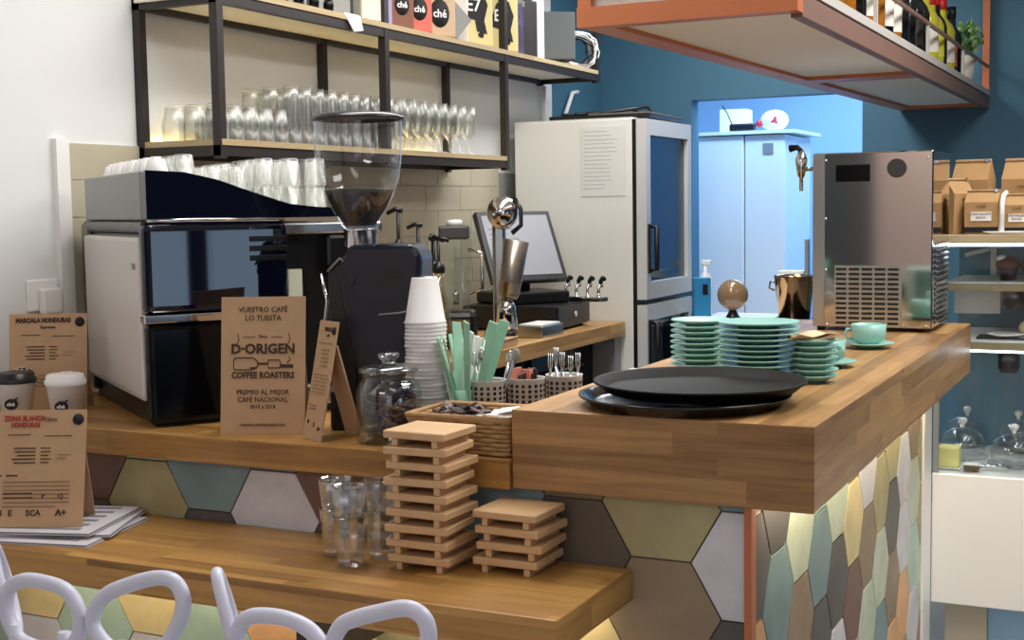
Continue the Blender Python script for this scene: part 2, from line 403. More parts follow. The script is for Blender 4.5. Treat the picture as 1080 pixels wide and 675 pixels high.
# oak tops
o = MB().box(-.605, 0, -.004, 2.17, .94, 1.10).build('oak_bar_slab', OAKBAR, bevel=.003)
tag(o, 'thick raised oak bar top with black trays and teal saucers on it', 'bar top')
o = MB().prism([(XW, -.012), (-.607, -.012), (-.607, .64), (-1.58, .64), (-1.58, .95), (XW, .95)], .937, .998).build('oak_counter_slab', OAKC, bevel=.003)
tag(o, 'lower oak counter top under the espresso machine and coffee jar', 'counter top')
ledge = thing('customer_ledge', 'low oak customer ledge in front of the tiles with white chairs below', 'ledge')
MB().box(XW, -.362, -.335, .024, .731, .796).build('ledge_top', OAKC, ledge, bevel=.003)
for x in (-2.0, -.95):
    MB().box(x, x + .03, -.27, .022, .60, .731).build('bracket', BLACKM, ledge)
o = MB().prism([(XW, .952), (-1.58, .952), (-1.58, 3.13), (XW, 3.13)], .925, .988).build('oak_worktop', OAKR, bevel=.003)
tag(o, 'oak rear counter top along the wall under the till', 'counter top')
cab = thing('rear_counter_cabinet', 'dark rear counter cabinet with black fridge doors under the oak top', 'cabinet')
MB().box(XW + .004, -1.72, .96, 3.10, 0, .924).build('cabinet_body', BLACK, cab)
MB().box(-1.715, -1.60, 3.05, 3.12, 0, .924).build('end_panel', GREYM, cab)
for y in (1.0, 1.7, 2.4):
    d = MB().box(-1.719, -1.70, y, y + .64, .1, .9, .004).build('door', BLACKG, cab)
    MB().cyl((-1.69, y + .1, .82), (-1.69, y + .5, .82), .008).build('handle', STEELB, d)
fc = thing('front_counter_cabinet', 'dark carcass beneath the front oak counter behind the tiles', 'cabinet')
MB().box(XW + .004, -.61, .052, .60, 0, .936).build('cabinet_body', BLACK, fc)
# LED strips in the overhangs
for nm, b_, lb in (('led_strip', (-.08, -.06, .1, 2.0, .930, .9395), 'thin warm light strip under the side overhang of the bar'),
                   ('led_strip', (-2.05, -.45, -.03, -.015, .722, .7305), 'thin warm light strip under the customer ledge')):
    tag(MB().box(*b_).build(nm, LEDM), lb, 'light strip')

# ---------------------------------------------------------------- display case on the right
dc = thing('display_case', 'white and glass pastry display case with oak top at the end of the bar', 'display case')
MB().box(-.118, .95, 2.175, 2.80, .155, .595, .004).build('base_panel', CREAM, dc)
MB().box(-.08, .055, 2.24, 2.78, 0, .1545).build('plinth', mat('plinth_beige', (190, 180, 160), .5), dc)
MB().box(.056, .9, 2.26, 2.78, 0, .1545).build('blue_base_cover', mat('pale_blue_cover', (150, 190, 224), .4), dc)
MB().box(-.118, .95, 2.17, 2.82, 1.362, 1.388, .002).build('top_board', BIRCH, dc)
MB().box(-.118, .95, 2.775, 2.80, .595, 1.362).build('back_panel', mat('case_back_blue', (104, 146, 170), .3), dc)
MB().box(-.117, .949, 2.186, 2.190, .596, 1.361).build('front_pane', GLASSP, dc)
for x in (-.117, .93): MB().box(x, x + .018, 2.182, 2.20, .596, 1.361).build('corner_post', STEELB, dc)
for z, nm in ((1.196, 'upper_shelf'), (1.004, 'lower_shelf')):
    d0 = 2.32 if z > 1.1 else 2.26
    s = MB().m(BIRCH).box(-.10, .93, d0, 2.77, z, z + .025).m(CREAM).box(-.10, .93, d0 + .004, 2.77, z + .025, z + .03).build(nm, None, dc)
MB().m(CREAM).box(-.09, .06, 2.45, 2.47, 1.11, 1.195).build('price_rail', None, dc)
for x, z0, z1 in ((.11, 1.135, 1.195), (.10, .92, 1.003)):
    MB().lathe([(0, 0), (.028, 0), (.035, .02), (.035, z1 - z0 - .001), (0, z1 - z0 - .001)], (x, 2.36, z0)).build('shelf_bracket', BLACK, dc)
mb = MB().m(PAPER); mb.tube([(-.09, 2.72, 1.30), (.02, 2.72, 1.33), (.3, 2.72, 1.36)], .008); mb.box(.0, .02, 2.70, 2.715, 1.23, 1.335)
mb.build('sliding_door_frame', None, dc)
MB().box(-.10, .93, 2.20, 2.206, 1.350, 1.36).build('fill_strip', mat('cool_fill_glow', (230, 244, 255), .5, emit=(225, 240, 255), es=5), dc)  # glowing strip added to brighten the case interior
MB().box(-.10, .93, 2.262, 2.27, .996, 1.003).build('fill_strip', mat('cool_fill_glow', (230, 244, 255), .5, emit=(225, 240, 255), es=5), dc)  # second added strip, brightens the lower half of the case
def dome(loc, label, r=.075):
    t = thing('cake_dome', label, 'cake dome', loc, 0, 'glass cake domes in the display case')
    MB().lathe([(0, 0), (r * .4, 0), (r * .4, .01), (r * 1.15, .016), (r * 1.15, .021), (0, .018)]).build('plate', GLASS, t)
    MB().lathe([(r, .022), (r, .06), (r * .85, .095), (r * .45, .115), (.008, .12)]).build('cover', GLASS, t)
    MB().lathe([(.006, .12), (.006, .128), (.014, .138), (.014, .147), (.008, .152), (0, .153)]).build('knob', CREAM, t)
    return t
DZ = .60
d0 = dome((-.050, 2.40, DZ), 'glass cake dome nearest the end of the bar in the display case')
dup(d0, (.11, 2.63, DZ), 0, 'glass cake dome at the rear of the display case bottom')
dup(d0, (.125, 2.32, DZ), 0, 'glass cake dome at the front right of the display case bottom')
dup(d0, (-.068, 2.66, DZ), 0, 'glass cake dome in the far corner of the display case behind the bar end')
dup(d0, (.30, 2.46, DZ), 0, 'glass cake dome nearest the photo edge in the display case')
t = thing('cheese_tart', 'pale yellow tart wedge at the front left of the display case', 'cake', (-.075, 2.27, DZ))
MB().box(-.035, .035, -.03, .03, .004, .075, .006).build('filling', mat('pale_yellow_cake', (226, 218, 140), .6), t)
MB().box(-.038, .038, -.034, .034, 0, .004).build('tray', PAPER, t)
t = thing('brownie', 'small dark brownie square beside the pale yellow tart', 'cake', (.0, 2.24, DZ))
MB().box(-.024, .024, -.02, .02, 0, .02, .004).build('cake_block', mat('brownie_brown', (96, 74, 50), .7, noise=.3, scale=60), t)
MB().box(-.024, .024, -.02, .02, .02, .024, .001).build('icing', PAPER, t)
t = thing('serving_tongs', 'steel serving tongs lying at the bottom of the display case', 'tongs', (.06, 2.28, DZ), .25)
MB().tube([(-.06, 0, .006), (0, -.006, .012), (.06, -.012, .006)], .004, 8).build('arm', CHROME, t)
MB().tube([(-.06, 0, .006), (0, .012, .012), (.06, .02, .006)], .004, 8).build('arm', CHROME, t)
# muffins on the upper shelf, bread on the lower one
muff = thing('chocolate_muffin', 'chocolate muffin on the upper display shelf, nearer the bar', 'muffin', (.085, 2.44, 1.2265), 0, 'chocolate muffins in the display case')
MB().lathe([(0, 0), (.024, 0), (.034, .04), (.03, .042), (0, .042)], n=28).build('paper_case', BLACK, muff)
MB().lathe([(0, .04), (.036, .04), (.041, .052), (.034, .07), (.018, .08), (0, .083)], n=20).build('crumb_top', mat('muffin_brown', (92, 56, 42), .8, noise=.5, scale=70, bump=1), muff)
MB().ball((-.02, -.01, .075), .018, .016, .012).build('icing', PAPER, muff)
dup(muff, (.165, 2.44, 1.2265), 1.2, 'chocolate muffin on the upper display shelf, nearer the frame edge')
dup(muff, (.245, 2.46, 1.2265), 2.2, 'chocolate muffin on the upper display shelf, beyond the other two')
t = thing('bread_roll', 'pale floury bread roll on the lower display shelf', 'bread', (.185, 2.40, 1.0345))
MB().ball((0, 0, .034), .06, .05, .035).build('crust', mat('bread_crust', (216, 190, 150), .8, noise=.2, scale=20, bump=.6), t)
MB().lathe([(0, 0), (.07, 0), (.085, .006), (.085, .009), (0, .004)]).build('paper_plate', PAPER, t)
t = thing('slate_board', 'white plate on a dark slate board at the lower shelf front', 'serving board', (.06, 2.36, 1.0345))
MB().box(-.06, .12, -.05, .05, 0, .008, .002).build('slate', BLACK, t)
MB().lathe([(0, .008), (.04, .008), (.062, .016), (.06, .018), (0, .011)], (.03, 0, 0)).build('plate', PAPER, t)

# kraft coffee bags on top of the case
def coffee_bag(loc, rz, label, w=.105, d=.065, h=.17, win=True, band=False):
    t = thing('coffee_bag', label, 'coffee bag', loc, rz, 'kraft coffee bags on the display case')
    mb = MB(); a = w / 2; b = d / 2; zz = h * .72
    mb.hexa([(-a, -b, 0), (a, -b, 0), (a, b, 0), (-a, b, 0), (-a * 1.02, -b * 1.1, zz), (a * 1.02, -b * 1.1, zz), (a * 1.02, b * 1.1, zz), (-a * 1.02, b * 1.1, zz)])
    mb.hexa([(-a * 1.02, -b * 1.1, zz), (a * 1.02, -b * 1.1, zz), (a * 1.02, b * 1.1, zz), (-a * 1.02, b * 1.1, zz), (-a * .98, -.006, h * .97), (a * .98, -.006, h * .97), (a * .98, .006, h * .97), (-a * .98, .006, h * .97)])
    mb.build('pouch', KRAFTD, t)
    mb = MB(); mb.box(-a * .99, a * .99, -.012, .008, h * .965, h, .002); mb.build('folded_top', KRAFT, t)
    MB().cyl((a * .8, -.013, h * .98), (a * .8, -.015, h * .98), .006).build('rivet', CHROME, t)
    if win:
        p = MB().box(-a * .62, a * .62, -b * 1.07 - .004, -b * 1.07 + .004, h * .30, h * .50).build('paper_label', PAPER, t)
        text_part('label_text', [('CAF\u00c9 MOLIDO', 0, h * .43, .008, 0, .9), ('BOLIVIA', 0, h * .35, .007, 0, .9)], Matrix.Translation((0, -b * 1.07 - .0046, 0)) @ FRONT, INKL, p)
    if band: MB().box(-a * 1.0, a * 1.0, -b - .004, -b + .003, h * .04, h * .16).build('base_label', BLACK, t)
    text_part('bag_text', [('CAF\u00c9', 0, h * .60, .009, 0, 1)], Matrix.Translation((0, -b * 1.1 - .0008, 0)) @ FRONT, INKL, t)
    return t
ZT = 1.389
coffee_bag((-.072, 2.30, ZT), 1.0, 'brown coffee bag turned side-on beside the steel cooler', .10, .075, .185, False)
coffee_bag((.025, 2.26, ZT), -.12, 'brown coffee bag with white label and black base band', .105, .07, .145, True, True)
coffee_bag((.135, 2.26, ZT), -.15, 'brown coffee bag between the two pale strips, nearer the frame edge', .085, .06, .13, True, True)
coffee_bag((-.03, 2.44, ZT + .0), -.2, 'tall rear coffee bag behind the labelled bag by the steel cooler', .12, .08, .25, True)
coffee_bag((.135, 2.45, ZT + .0), -.2, 'tall rear coffee bag at the right behind the small bag', .13, .08, .25, True)
coffee_bag((.24, 2.27, ZT), -.3, 'brown coffee bag half out of the frame on the display case', .11, .07, .17, True)
for i, x in enumerate((.087, .184)):
    mb = MB().tube([(x, 2.20, ZT + .008), (x, 2.20, ZT + .10), (x + .003, 2.215, ZT + .125), (x + .006, 2.26, ZT + .135)], .008, 8)
    tag(mb.build('bent_paper_strip', PAPER), 'pale bent strip ' + ('left' if i == 0 else 'right') + ' of the small brown coffee bag', 'strip', 'pale strips between the coffee bags')
t = thing('serving_platter', 'white oval platter lying in front of the brown coffee bags', 'platter', (.12, 2.195, ZT))
MB().lathe([(0, 0), (.05, 0), (.07, .008), (.068, .010), (0, .003)], sx=1.3, sy=.3).build('dish', CREAM, t)

# ---------------------------------------------------------------- steel cooler on the bar
t = thing('drinks_cooler', 'tall polished steel drinks cooler with vents and tap at the bar end', 'cooler', (-.43, 1.80, 1.1))
W = .362; D = .34; H = .553
MB().box(0, W, 0, D, .012, H, .004).build('casing', STEEL, t)
MB().box(.0, .036, -.004, .0, .014, H - .002, .001).build('edge_strip', STEELB, t)
for x in (.02, W - .04): MB().lathe([(0, 0), (.012, 0), (.014, .012), (0, .012)], (x, .03, 0)).build('foot', BLACK, t)
MB().box(.07, .175, -.004, .001, H - .09, H - .038, .002).build('display_window', BLACKG, t)
MB().cyl((.255, -.004, H - .052), (.255, .002, H - .052), .029, n=28).build('round_badge', mat('dark_grey_badge', (58, 54, 54), .4), t)
g = MB().m(STEELB).box(.068, .272, -.003, .0, .016, .205)
g.m(BLACK)
for r in range(12):
    for c in range(5): g.box(.073 + c * .0395, .073 + c * .0395 + .032, -.0042, -.0028, .022 + r * .0152, .022 + r * .0152 + .0075)
g.build('front_vent_grille', None, t)
g = MB().m(BLACK)
for r in range(15): g.box(W - .001, W + .0015, .05, D - .05, .025 + r * .017, .025 + r * .017 + .008)
g.m(STEELB)
for r in range(15): g.hexa([(W, .05, .033 + r * .017), (W + .01, .05, .028 + r * .017), (W + .01, D - .05, .028 + r * .017), (W, D - .05, .033 + r * .017), (W, .05, .036 + r * .017), (W + .01, .05, .031 + r * .017), (W + .01, D - .05, .031 + r * .017), (W, D - .05, .036 + r * .017)])
g.build('side_louvre_panel', None, t)
for x, z in ((.04, .53), (.04, .35), (.04, .19), (.345, .53), (.345, .02), (.045, .02)):
    MB().ball((x, -.001, z), .004, .003, .004, 8, 6).build('screw', CHROME, t)
tp = MB().cyl((0, .10, H - .045), (-.05, .10, H - .045), .007).build('tap', STEELB, t)
MB().lathe([(0, -.07), (.006, -.07), (.006, -.03), (.012, -.02), (.02, .03), (.012, .05), (.008, .06), (0, .06)], (-.062, .10, H - .045)).build('tap_body', CHROME, tp)
MB().tube([(-.062, .10, H + .012), (-.075, .10, H + .025), (-.10, .10, H + .022)], [.008, .009, .013], 10).build('tap_handle', BLACK, tp)
# ---------------------------------------------------------------- trays and crockery on the bar
def oval_tray(name, loc, label, r, mrim):
    t = thing(name, label, 'tray', loc, 0, 'round black trays on the bar')
    MB().lathe([(0, 0), (r * .86, 0), (r * .90, .004), (r * .97, .018), (r, .020), (r, .024), (r * .965, .023), (r * .89, .0075), (r * .86, .005), (0, .005)], n=72).build('tray_body', mrim, t)
    return t
t = oval_tray('serving_tray', (-.305, .178, 1.1002), 'lower glossy black round tray partly under the matt one', .213, TRAYRIM)
t = oval_tray('serving_tray', (-.283, .208, 1.1245), 'upper matt black round tray resting on the glossy tray', .215, TRAYB)
def saucer_mesh(name, r, thick):
    mb = MB(); f = r * .5
    mb.m(TEALD).lathe([(0, 0), (f, 0), (f, .004), (f + .004, .005)], n=36)
    mb.m(TEALP).lathe([(f + .004, .005), (r * .93, thick * 1.05), (r, thick * 1.2), (r, thick * 1.2 + .0028), (r * .985, thick * 1.2 + .003), (r * .55, .008), (0, .007)], n=36)
    return mb
def plate_stack(cx, cy, r, n, pitch, what, grp):
    first = None
    for i in range(n):
        lab = '%s teal %s, %s of its stack' % ('', what, level(i, n)); lab = lab.strip()
        loc = (cx + random.uniform(-.0015, .0015), cy + random.uniform(-.0015, .0015), 1.1002 + i * pitch)
        if first is None:
            first = saucer_mesh('s', r, pitch).build('saucer' if r < .08 else 'dessert_plate'); first.location = loc; tag(first, lab, 'plate', grp)
        else: dup(first, loc, label=lab)
plate_stack(-.448, .72, .0705, 9, .0132, 'saucer left in the row by the fridge', 'left stack of teal saucers')
plate_stack(-.266, .585, .092, 11, .0118, 'side plate beside the trays', 'middle stack of teal plates')
plate_stack(-.142, .590, .054, 7, .0132, 'small saucer under the napkins', 'right stack of small teal saucers')
t = thing('paper_napkins', 'folded cream paper napkins on the right stack of saucers', 'napkins', (-.145, .580, 1.1002 + 7 * .0132 + .004), .3)
for k, (a, dz) in enumerate(((0, 0), (.25, .004), (.5, .008))):
    mb = MB(); N = 6; T = Matrix.Rotation(a, 4, 'Z')
    vs = [[mb.bm.verts.new(T @ Vector((-.05 + .1 * i / N, -.035 + .07 * j / N, dz + .004 * math.sin(i * 1.3 + k) + .004 * math.cos(j * 1.1)))) for j in range(N + 1)] for i in range(N + 1)]
    for i in range(N):
        for j in range(N): mb.bm.faces.new((vs[i][j], vs[i + 1][j], vs[i + 1][j + 1], vs[i][j + 1]))
    o = mb.build('napkin', mat('cream_napkin', (222, 196, 160), .8), t); s = o.modifiers.new('thickness', 'SOLIDIFY'); s.thickness = .0018
def coffee_cup(loc, rz, label):
    t = thing('coffee_cup', label, 'cup', loc, rz)
    MB().lathe([(0, 0), (.026, 0), (.028, .004), (.042, .013), (.046, .028), (.047, .058), (.0455, .058), (.044, .028), (.02, .006), (0, .006)], n=32).build('bowl', TEALP, t)
    MB().tube([(-.044, 0, .043), (-.058, 0, .044), (-.064, 0, .032), (-.056, 0, .018), (-.041, 0, .016)], .0042, 8).build('handle', TEALP, t)
    return t
def cup_saucer(loc, label, r=.068):
    o = saucer_mesh('s', r, .011).build('saucer', None); o.location = loc; tag(o, label, 'plate'); return o
cup_saucer((-.165, 1.33, 1.1002), 'single teal saucer under the cup in front of the steel cooler')
coffee_cup((-.165, 1.33, 1.1085), .35, 'teal cup on its saucer in front of the steel cooler')
cup_saucer((-.175, .88, 1.1002), 'teal saucer under the cup half hidden behind the napkins')
coffee_cup((-.18, .88, 1.1085), 2.5, 'teal cup half hidden behind the napkin stack')
t = thing('folded_receipts', 'crumpled cream paper scraps behind the trays at the bar edge', 'paper', (-.53, .56, 1.1005))
mb = MB()
for i in range(6): mb.T = Matrix.Translation((random.uniform(-.03, .05), random.uniform(-.04, .06), .003 + i * .0022)) @ Euler((random.uniform(-.05, .05), random.uniform(-.05, .05), i * .7)).to_matrix().to_4x4(); mb.box(-.03, .03, -.012, .012, 0, .001)
mb.build('paper_scraps', PAPER, t)

# ---------------------------------------------------------------- espresso machine
AM0 = math.radians(54.7)
em = thing('espresso_machine', 'large espresso machine with glossy navy side and cream back panel', 'espresso machine', (-1.566, .03, .998), AM0)
U = .35; V = .72
def prof_side(x0, x1, z0, z1, b):  # rounded rectangle in x,z
    pts = []
    for cx, cz, a0 in ((x1 - b, z1 - b, 0), (x0 + b, z1 - b, 90), (x0 + b, z0 + b, 180), (x1 - b, z0 + b, 270)):
        for k in range(5):
            a = math.radians(a0 + k * 22.5); pts.append((cx + b * math.cos(a), cz + b * math.sin(a)))
    return pts
MB().prism(prof_side(.012, U + .12, .07, .465, .02), .03, V - .03, 'y').build('body', BLACK, em)
MB().box(-.004, .012, .035, V - .03, .06, .448, .012, 3).build('back_panel', MACHW, em)
MB().prism(prof_side(.0, U + .0, .455, .487, .014), .02, V - .02, 'y').build('top_lip', mat('dark_grey_lip', (96, 94, 92), .35), em)
mb = MB(); mb.box(-.004, U, -.012, .034, .266, .48, .02, 4); mb.build('side_upper_panel', NAVYG, em)
mb = MB(); mb.box(.0, U - .006, -.008, .034, .006, .245, .016, 4); mb.build('side_lower_panel', BLACKG, em)
MB().box(-.006, U - .03, -.014, .03, .246, .266, .003).build('chrome_band', CHROME, em)
MB().tube([(.01, -.006, .484), (.1, -.010, .486), (U - .01, -.008, .484)], .004, 8).build('chrome_top_line', CHROME, em)
mb = MB().m(BLACK)
for k in range(3): mb.box(U - .10, U - .005, -.0145, -.011, .385 + k * .023, .398 + k * .023, .001)
mb.build('side_vent', None, em)
MB().box(.0, U + .1, .64, V + .02, .02, .48, .01).build('far_side_panel', NAVYG, em)
MB().box(-.006, -.003, .07, .10, .37, .385).build('back_badge', GREYM, em)
MB().box(.02, U - .01, .02, V - .03, .0, .07).build('base_skirt', BLACK, em)
for x in (U + .06,):
    for y in (.05, V - .06): MB().lathe([(0, 0), (.02, 0), (.024, .03), (.024, .07), (0, .07)], (x, y, 0)).build('foot', BLACK, em)
# cup hood: dropping edge towards the barista side
HV = V - .07
hood = [(.012, .487), (.50, .487), (.50, .51), (.43, .512), (.36, .52), (.28, .545), (.18, .58), (.10, .598), (.012, .602)]
mb = MB(); mb.prism(hood, .0, .022, 'y'); mb.build('hood_side', NAVYG, em)
mb = MB(); mb.prism(hood, HV - .022, HV, 'y'); mb.build('hood_side', NAVYG, em)
MB().box(-.002, .014, .0, HV, .487, .60, .004).build('hood_back', GREYM, em)
MB().box(.014, .155, .022, HV - .022, .488, .575).box(.155, .285, .022, HV - .022, .488, .548).box(.285, .50, .022, HV - .022, .488, .500).build('cup_shelf', STEELB, em)
MB().box(.33, .60, -.004, V, .445, .475, .006).build('upper_steel_rail', STEELB, em)
MB().box(U + .10, .56, .0, V, .36, .444, .01).build('control_panel', BLACK, em)
MB().box(U + .005, .62, .0, V, .02, .075, .008).build('drip_tray', STEELB, em)
MB().box(U, U + .035, .002, V - .002, .08, .36).build('front_backplate', mat('bright_enamel', (222, 226, 206), .2), em)
for y in (.12, .33, .54):
    gg = MB().lathe([(0, -.06), (.03, -.06), (.036, -.05), (.036, 0), (.045, .01), (.045, .06), (0, .06)], (U + .115, y, .30)).build('group_head', CHROME, em)
    MB().tube([(U + .115, y, .235), (U + .17, y - .01, .23), (U + .26, y - .02, .215)], [.012, .011, .015], 10).build('portafilter_handle', BLACK, gg)
    MB().lathe([(0, 0), (.028, 0), (.034, .035), (0, .035)], (U + .115, y, .21)).build('portafilter_basket', CHROME, gg)
MB().tube([(U + .08, -.004, .35), (U + .09, -.02, .28), (U + .07, -.02, .14), (U + .09, -.01, .10)], .005, 8).build('steam_wand', CHROME, em)

# small glasses and cups upside down on the machine hood
def mk_upglass(h, r0, r1, name, label, cat, grp, m):
    o = MB().lathe([(r1, 0), (r1 * .97, h * .1), (r0, h * .97), (r0 * .8, h), (0, h), (0, h - .006), (r0 * .85, h - .007), (r1 - .0022, .001), (r1, 0)], n=18).build(name, m)
    tag(o, label, cat, grp); return o
R49 = Matrix.Rotation(AM0, 4, 'Z'); EM0 = Vector((-1.566, .03, .998))
gl1 = None; cu1 = None
rows = [.052, .118, .184, .250, .316, .382, .448]
cnt = 0
for ri, x in enumerate(rows):
    for ci in range(9):
        y = .06 + ci * .068 + random.uniform(-.003, .003)
        if y > V - .13: continue
        if x > .40 and ci % 3 == 2: continue
        p = EM0 + (R49 @ Vector((x + random.uniform(-.003, .003), y, 0))); p.z = .998 + (.5755 if x < .13 else .5485 if x < .26 else .5005)
        side = ORD[ri] + ' row, ' + ORD[ci] + ' from navy side'
        if ri == 0:
            if cu1 is None:
                cu1 = MB().lathe([(.030, 0), (.029, .02), (.02, .052), (.012, .056), (.012, .06), (0, .06)], n=18).build('espresso_cup', PAPER)
                cu1.location = p; tag(cu1, 'white upturned espresso cup on the machine, ' + side, 'cup', 'upturned cups on the espresso machine')
            else: dup(cu1, p, label='white upturned espresso cup on the machine, ' + side)
        else:
            if gl1 is None:
                gl1 = mk_upglass(.066, .022, .029, 'shot_glass', '', 'glass', 'upturned glasses on the espresso machine', GLASSL); gl1.location = p
                gl1['label'] = 'clear upturned glass on the machine, ' + side
            else: dup(gl1, p, label='clear upturned glass on the machine, ' + side)
            if ri > 3 and (ri + ci) % 5 != 3: dup(gl1, (p.x, p.y, p.z + .0665), label='clear glass stacked on another on the machine, ' + side)

# ---------------------------------------------------------------- grinder
g = thing('coffee_grinder', 'tall navy black coffee grinder with bean-filled clear hopper', 'coffee grinder', (-1.066, .242, .998), math.radians(20))
mb = MB()
mb.prism([(-.02, 0), (.11, 0), (.112, .25), (.12, .40), (.10, .425), (-.045, .425), (-.075, .36), (-.05, .22), (-.03, .1)], -.08, .08, 'y')
mb.build('body', NAVY, g, bevel=.012)
mb = MB().prism([(-.105, .0), (-.04, .0), (-.03, .33), (-.035, .40), (-.065, .40), (-.10, .365)], -.055, .055, 'y'); mb.build('doser', BLACK, g, bevel=.008)
MB().tube([(-.10, -.058, .365), (-.07, -.058, .395), (-.05, -.06, .37), (-.045, -.06, .2)], .003, 6).build('doser_guard', GREYM, g)
MB().cyl((-.045, -.060, .345), (-.045, -.088, .345), .012).build('adjust_knob', BLACK, g)
MB().box(-.06, .11, -.085, .09, 0, .03, .01).build('base', BLACK, g)
mb = MB()
for k in range(3): mb.box(.01, .075, -.0825, -.08, .335 + k * .018, .343 + k * .018)
mb.build('vent_slot', BLACK, g)
MB().tube([(.02, -.0815, .268), (.07, -.0815, .272), (.115, -.0815, .282)], .0022, 6).build('trim_line', GREYM, g)
MB().box(-.105, -.09, -.057, -.055, .09, .105).build('logo_mark', GREYM, g)
HX = -.035
MB().lathe([(.038, .418), (.038, .456), (.042, .46), (0, .46)], (HX, 0, 0), 32).build('hopper_collar', CHROME, g)
hop = MB().lathe([(.037, .46), (.044, .468), (.077, .53), (.093, .58), (.100, .63), (.101, .70), (.101, .713), (.0985, .713)], (HX, 0, 0), 48).build('hopper', GLASS, g)
MB().lathe([(0, .465), (.034, .467), (.060, .505), (.0735, .535), (.079, .548), (.05, .552), (.03, .546), (0, .55)], (HX, 0, 0), 40).build('bean_fill', BEANS, hop)
MB().lathe([(0, .728), (.03, .727), (.085, .721), (.108, .712), (.108, .706), (.100, .706), (.1, .713), (0, .716)], (HX, 0, 0), 48).build('hopper_lid', mat('smoked_lid', (52, 52, 54), .25), g)

# ---------------------------------------------------------------- boards and menus
def menu_board(name, loc, rz, lean, w, h, label, back=True, cat='sign'):
    """sheet in local x/z, facing -Y, leaning back by 'lean' radians"""
    t = thing(name, label, cat, loc, rz)
    T = Matrix.Rotation(-lean, 4, 'X')
    mb = MB(); mb.T = T; mb.box(-w / 2, w / 2, 0, .004, .0, h); mb.build('front_board', KRAFT, t)
    if back:
        yb = math.sin(lean) * h * .80 + .004; zt = math.cos(lean) * h * .80
        mb = MB(); mb.hexa([(-w * .45, yb + .06, 0), (w * .45, yb + .06, 0), (w * .45, yb + .064, 0), (-w * .45, yb + .064, 0), (-w * .45, yb + .003, zt), (w * .45, yb + .003, zt), (w * .45, yb + .007, zt), (-w * .45, yb + .007, zt)])
        mb.build('rear_prop', KRAFT, t)
    return t, T @ Matrix.Translation((0, -.0008, 0)) @ FRONT
def strokes(name, rects, M, m, parent):
    mb = MB()
    for x0, x1, y0, y1 in rects:
        mb.T = M; mb.box(x0, x1, y0, y1, -.0004, .0004)
    return mb.build(name, m, parent)
# big roaster sign
t, M = menu_board('roaster_sign', (-1.265, .060, .9985), math.radians(21), .14, .195, .312, 'kraft coffee roaster sign standing between espresso machine and small menu')
text_part('sign_lettering', [('VUESTRO CAF\u00c9', 0, .277, .0125, 0, .95), ('LO TUESTA', 0, .258, .0125, 0, .95), ('finca', 0, .218, .008, 0, .9),
    ('D\u00b7ORIGEN', 0, .183, .0225, .0011, 1.02), ('COFFEE ROASTERS', 0, .127, .0145, .0006, .86), ('PREMIO AL MEJOR', 0, .090, .0115, 0, .95), ('CAF\u00c9 NACIONAL', 0, .073, .0115, 0, .95), ('2017 y 2018', 0, .058, .009, 0, .95),
    ('\u2022 WWW.D-ORIGENCAFE.COM \u2022', 0, .018, .006, 0, .95)], M, INK, t)
mb = MB(); mb.T = M
def outline(pts, r=.0011): mb.tube([(x, y, .0003) for x, y in pts], r, 6, True)
outline([(-.068, .150), (-.064, .146), (-.022, .146), (-.012, .155), (-.012, .165), (-.022, .173), (-.064, .173), (-.068, .168)], .0013)
outline([(.012, .150), (.038, .150), (.042, .158), (.038, .168), (.012, .168)], .0013)
mb.box(-.012, .012, .157, .162, -.0004, .0006); mb.box(.040, .070, .150, .158, -.0004, .0006); mb.box(-.03, -.014, .148, .152, -.0004, .0006)
mb.tube([(.055, .162, .0003), (.063, .168, .0003), (.06, .176, .0003)], .001, 6)
mb.tube([(-.06, .205, 0), (-.056, .215, 0), (-.059, .228, 0)], .0008, 6); mb.tube([(.058, .205, 0), (.062, .215, 0), (.059, .228, 0)], .0008, 6)
mb.box(-.045, -.018, .220, .2212, -.0003, .0003); mb.box(.018, .045, .220, .2212, -.0003, .0003)
mb.build('portafilter_drawing', INK, t)
